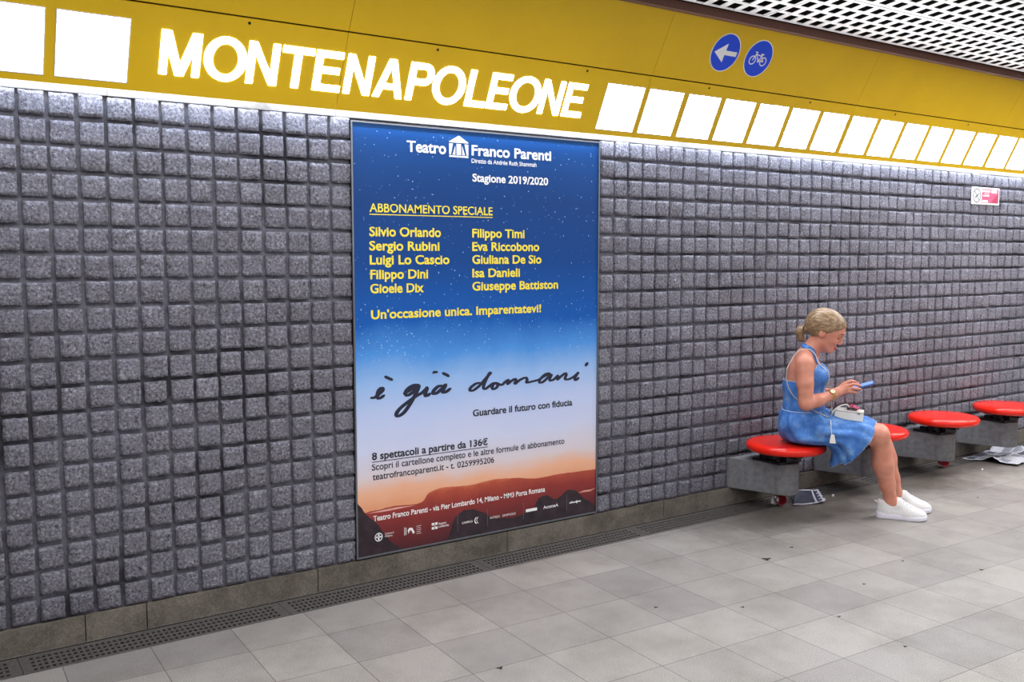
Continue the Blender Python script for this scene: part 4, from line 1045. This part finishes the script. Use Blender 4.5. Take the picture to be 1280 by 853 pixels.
# white running shoes
def build_shoe(hx, hy, ang):
    sh = thing('sneaker', None, None); sh.parent = person; sh.location = (hx, hy, 0); sh.rotation_euler = (0, 0, ang)
    L = .268
    S = Field((-.02, -.065, -.0), (.30, .065, .135), .0030)
    S.ell((.052, 0, .048), (.050, .034, .056), None, .01); S.cap((.060, 0, .040), .033, (.150, 0, .038), .037, .02)
    S.ell((.195, .000, .030), (.072, .043, .036), None, .03); S.cap((.112, 0, .090), .028, (.205, 0, .036), .028, .025)
    S.cap((.055, 0, .068), .036, (.112, 0, .080), .033, .015); S.cap((.022, 0, .092), .018, (.062, 0, .086), .033, .015); S.cap((.116, 0, .100), .018, (.085, 0, .08), .026, .015)
    S.cap((.040, 0, .128), .026, (.075, 0, .134), .034, .004, 'sub'); S.cap((.058, 0, .122), .026, (.076, 0, .122), .026, .006, 'sub')
    sl, (X, Y, Z) = S.sub(S.lo, S.lo+S.h*S.n); S.D = np.maximum(S.D, .016-Z)
    up, V, F = S.net('upper', [M['shoe']], sh, 1)
    out = []
    prof = [(0, .012), (.004, .022), (.015, .032), (.04, .037), (.09, .036), (.14, .040), (.185, .0465), (.215, .046), (.24, .039), (.258, .026), (.266, .012), (.268, 0)]
    pts = [(x, w) for x, w in prof]+[(x, -w) for x, w in prof[::-1][1:]]
    sm = [(p[0], p[1]) for p in catmull([(x, y, 0) for x, y in pts], 3, True)]
    SV = []; K = len(sm)
    lev = [(.0, .90), (.003, .96), (.012, 1.0), (.024, 1.0), (.029, .965), (.029, .80)]
    for zz_, sc in lev:
        for x, y in sm:
            rise = .010*max(0, (x-.2)/.068)**2 if zz_ < .02 else .004*max(0, (x-.2)/.068)**2
            SV.append((.134+(x-.134)*(.96+.04*sc), y*sc, zz_*(1.25-.35*min(1, x/.2))+rise*(1 if zz_ < .02 else 1)))
    SF = [(i*K+k, i*K+(k+1) % K, (i+1)*K+(k+1) % K, (i+1)*K+k) for i in range(len(lev)-1) for k in range(K)]+[tuple(range(K))[::-1], tuple((len(lev)-1)*K+k for k in range(K))]
    mesh('sole', SV, SF, M['sole'], sh, smooth=True)
    for x in (.128, .146, .164, .182):
        path = []
        for y in np.linspace(-.022, .022, 7): path.append(Vector(S.project((x+.002*math.sin(y*100), y, .118-.75*(x-.128)-8*y*y), .0012, 20)))
        Vt, Ft = tube(path, .0025, 6); mesh('lace', Vt, Ft, M['sole'], sh, smooth=True)
    path = [Vector((.004, -.006, .086)), Vector((-.006, -.004, .095)), Vector((-.006, .004, .095)), Vector((.004, .006, .086))]
    Vt, Ft = tube(catmull(path, 4), .003, 6); mesh('heel_tab', Vt, Ft, M['shoe'], sh, smooth=True)
build_shoe(.437, .056, math.radians(1.5)); build_shoe(.466, .243, math.radians(3))

# wrist watch
def build_watch():
    c = Vector((.186, -.101, .704)); ax = Vector((.128, .100, .040)).normalized()
    out = Vector((-.25, -.80, .45)); out = (out-ax*out.dot(ax)).normalized(); w = ax.cross(out)
    wt = thing('wristwatch', None, None); wt.parent = person; wt.location = c
    VV = []; FF = []; n = 28; R = .0285
    for k in range(n):
        a = 2*math.pi*k/n; d = out*math.cos(a)+w*math.sin(a)
        for s, r in ((-.007, R), (.007, R), (.007, R+.002), (-.007, R+.002)): VV.append(d*r+ax*s)
    for k in range(n):
        for j in range(4): FF.append((4*k+j, 4*k+(j+1) % 4, 4*((k+1) % n)+(j+1) % 4, 4*((k+1) % n)+j))
    mesh('band', VV, FF, M['gold'], wt)
    Mx = Matrix((ax, w, out)).transposed().to_4x4(); Mx.translation = out*(R+.001)
    bm = bmesh.new(); circ = [(.0165*math.cos(2*math.pi*k/32), .0165*math.sin(2*math.pi*k/32)) for k in range(32)]
    prism(bm, circ, Mx, 0, .006); bevel(bm, .0015, 2); frombm('case', bm, M['gold'], wt, smooth=False)
    bm = bmesh.new(); prism(bm, [(x*.84, y*.84) for x, y in circ], Mx, .006, .0066); frombm('dial', bm, M['dial'], wt)
    bm = bmesh.new(); prism(bm, [(-.0006, 0), (.0006, 0), (.0006, .009), (-.0006, .009)], Mx, .0067, .0071); prism(bm, [(0, -.0006), (.007, -.0006), (.007, .0006), (0, .0006)], Mx, .0067, .0071); frombm('hand', bm, M['ink'], wt)
build_watch()

# phone held in both hands
def build_phone():
    ph = thing('phone', "blue mobile phone held in the seated woman's hands", 'phone', PM @ Vector((.332, .020, .7495)), rot=(0, 0, PROT))
    R = Matrix.Rotation(math.radians(-19), 4, 'Y') @ Matrix.Rotation(math.radians(6), 4, 'X')
    box('case', (0, 0, 0), (.146, .072, .0085), M['phonecase'], ph, .0035, R, seg=3)
    t = NT('lit_phone_screen'); t.base(srgb(120, 150, 220)); t.b.inputs['Emission Color'].default_value = srgb(120, 160, 235); t.b.inputs['Emission Strength'].default_value = .45; t.set(Roughness=.15)
    box('screen', (0, 0, .0045), (.136, .064, .0008), t.m, ph, .0002, R)
    box('camera_bump', (.052, .018, -.005), (.026, .022, .002), M['dark'], ph, .001, R)
build_phone()

# white box bag on her lap with a cord strap over the shoulder
def build_bag():
    c = Vector((.277, -.028, .594)); g = thing('handbag', "small white box handbag resting on the seated woman's lap", 'handbag', PM @ c, rot=(0, 0, PROT))
    R = Matrix.Rotation(math.radians(3.5), 4, 'Y') @ Matrix.Rotation(math.radians(3), 4, 'X')
    box('body', (0, 0, -.006), (.150, .066, .054), M['leather'], g, .004, R, seg=2)
    lid = box('lid', (.001, 0, .0225), (.154, .070, .0075), M['leather'], g, .003, R, seg=2)
    box('lid_seam', (0, 0, .0182), (.1515, .0675, .0016), M['grey'], g, 0, R)
    box('side_panel', (-.0760, 0, -.006), (.003, .056, .046), M['dark'], g, .001, R)
    box('side_panel', (.0760, 0, -.006), (.003, .058, .046), M['leather'], g, .001, R)
    box('clasp', (.052, -.0355, .016), (.014, .004, .010), M['steel'], g, .001, R)
    V, F = tube([Vector((-.083+.008*math.cos(a), -.022, -.004+.008*math.sin(a))) for a in np.linspace(0, 2*math.pi, 17)[:-1]], .002, 6, True); mesh('strap_ring', V, F, M['steel'], g, smooth=True)
    # strap: up the front of the chest, over the shoulder, down the back, under the arm and back to the bag
    front = [(.190, -.085, .585), (.188, -.085, .640), (.176, -.072, .700), (.165, -.068, .760), (.150, -.075, .820), (.105, -.085, .880), (.050, -.088, .925)]
    back = [(.050, -.088, .925), (.000, -.085, .900), (-.045, -.090, .860), (-.070, -.100, .810), (-.050, -.120, .750), (-.010, -.140, .690), (.060, -.145, .640), (.130, -.120, .600), (.178, -.090, .578)]
    def path(pts, per=16):
        out = []
        for p in catmull(pts, per):
            if TOR.val(np.array(p))[0] < (.05 if p[2] > .66 else .0155): p = Vector(TOR.project(p, .0155))
            out.append(p)
        for _ in range(3): out = [out[0]]+[(out[i-1]+out[i]*2+out[i+1])/4 for i in range(1, len(out)-1)]+[out[-1]]
        return out
    P = path(front)+path(back)[1:]
    V, F = tube([p-c for p in P], .0031, 6)
    nf = len(P); plainz = [min(1, max(0, (p.z-.835)/.01)) for p in P]
    mi = [(1 if i % 6 in (3, 4) else 0) if plainz[min(nf-1, i//6)] > 0 else (i//6) % 2 for i in range(len(F))]
    mesh('strap', V, F, [M['leather'], M['dark']], g, smooth=True, midx=mi)
    hl = catmull([(-.092, -.036, -.012), (-.084, -.046, .014), (-.052, -.044, .046), (-.012, -.032, .058), (.006, -.012, .034)], 8)
    V, F = tube(hl, .0042, 8); mesh('handle', V, F, M['leather'], g, smooth=True)
    V, F = tube([p+Vector((-.004, .011, .004)) for p in hl], .0036, 8); mesh('handle_lining', V, F, M['dark'], g, smooth=True)
    t0 = Vector((.186, -.100, .566))-c; t1 = Vector((.200, -.186, .497))-c
    cp = catmull([t0, t0*.6+t1*.4+Vector((0, -.050, .030)), t1+Vector((-.004, -.006, .022)), t1], 6); V, F = tube(cp, .0022, 6); mesh('tag_cord', V, F, M['leather'], g, smooth=True)
    bm = bmesh.new(); Mx = Matrix(((1, 0, 0, t1.x+.003), (0, 0, 1, t1.y-.004), (0, 1, 0, t1.z), (0, 0, 0, 1)))
    prism(bm, [(-.009, .002), (.009, .002), (.019, -.046), (-.015, -.046)], Mx, -.002, .002); bmesh.ops.recalc_face_normals(bm, faces=bm.faces); bevel(bm, .0008, 1); frombm('leather_tag', bm, M['leather'], g)
    # crumpled pink cloth on the lid
    t = NT('pink_patterned_cloth'); cc = t.coord(); f = t.noise(cc, 120, 2); t.base(t.ramp(f, [(.40, srgb(150, 30, 70)), (.55, srgb(216, 84, 130)), (.7, srgb(236, 150, 180))])); t.set(Roughness=.7)
    V = []; F = []; N = 16; rs = np.random.default_rng(3)
    for i in range(N+1):
        for j in range(N+1):
            u, v = i/N-.5, j/N-.5
            z = .024*math.exp(-((u+.12)**2+v*v)*9)+.006*math.sin(9*u+3*v)*math.cos(11*v-2*u)+.0015*rs.normal()
            V.append((u*.064, v*.050, max(.001, z+.006)))
    for i in range(N):
        for j in range(N): k = i*(N+1)+j; F.append((k, k+N+1, k+N+2, k+1))
    o = mesh('pink_cloth', V, F, t.m, None, PM @ Vector((.300, -.034, .6225)), True); o.rotation_euler = (0, 0, PROT); s = o.modifiers.new('s', 'SOLIDIFY'); s.thickness = .0016
    tag(o, 'small crumpled pink cloth lying on top of the white handbag', 'cloth')
    V, F = tube(catmull([(-.030, -.022, .004), (-.012, -.027, .010), (.008, -.026, .008), (.020, -.024, .002)], 5), .0055, 8); mesh('dark_fold', V, F, M['dark'], o, smooth=True)
build_bag()
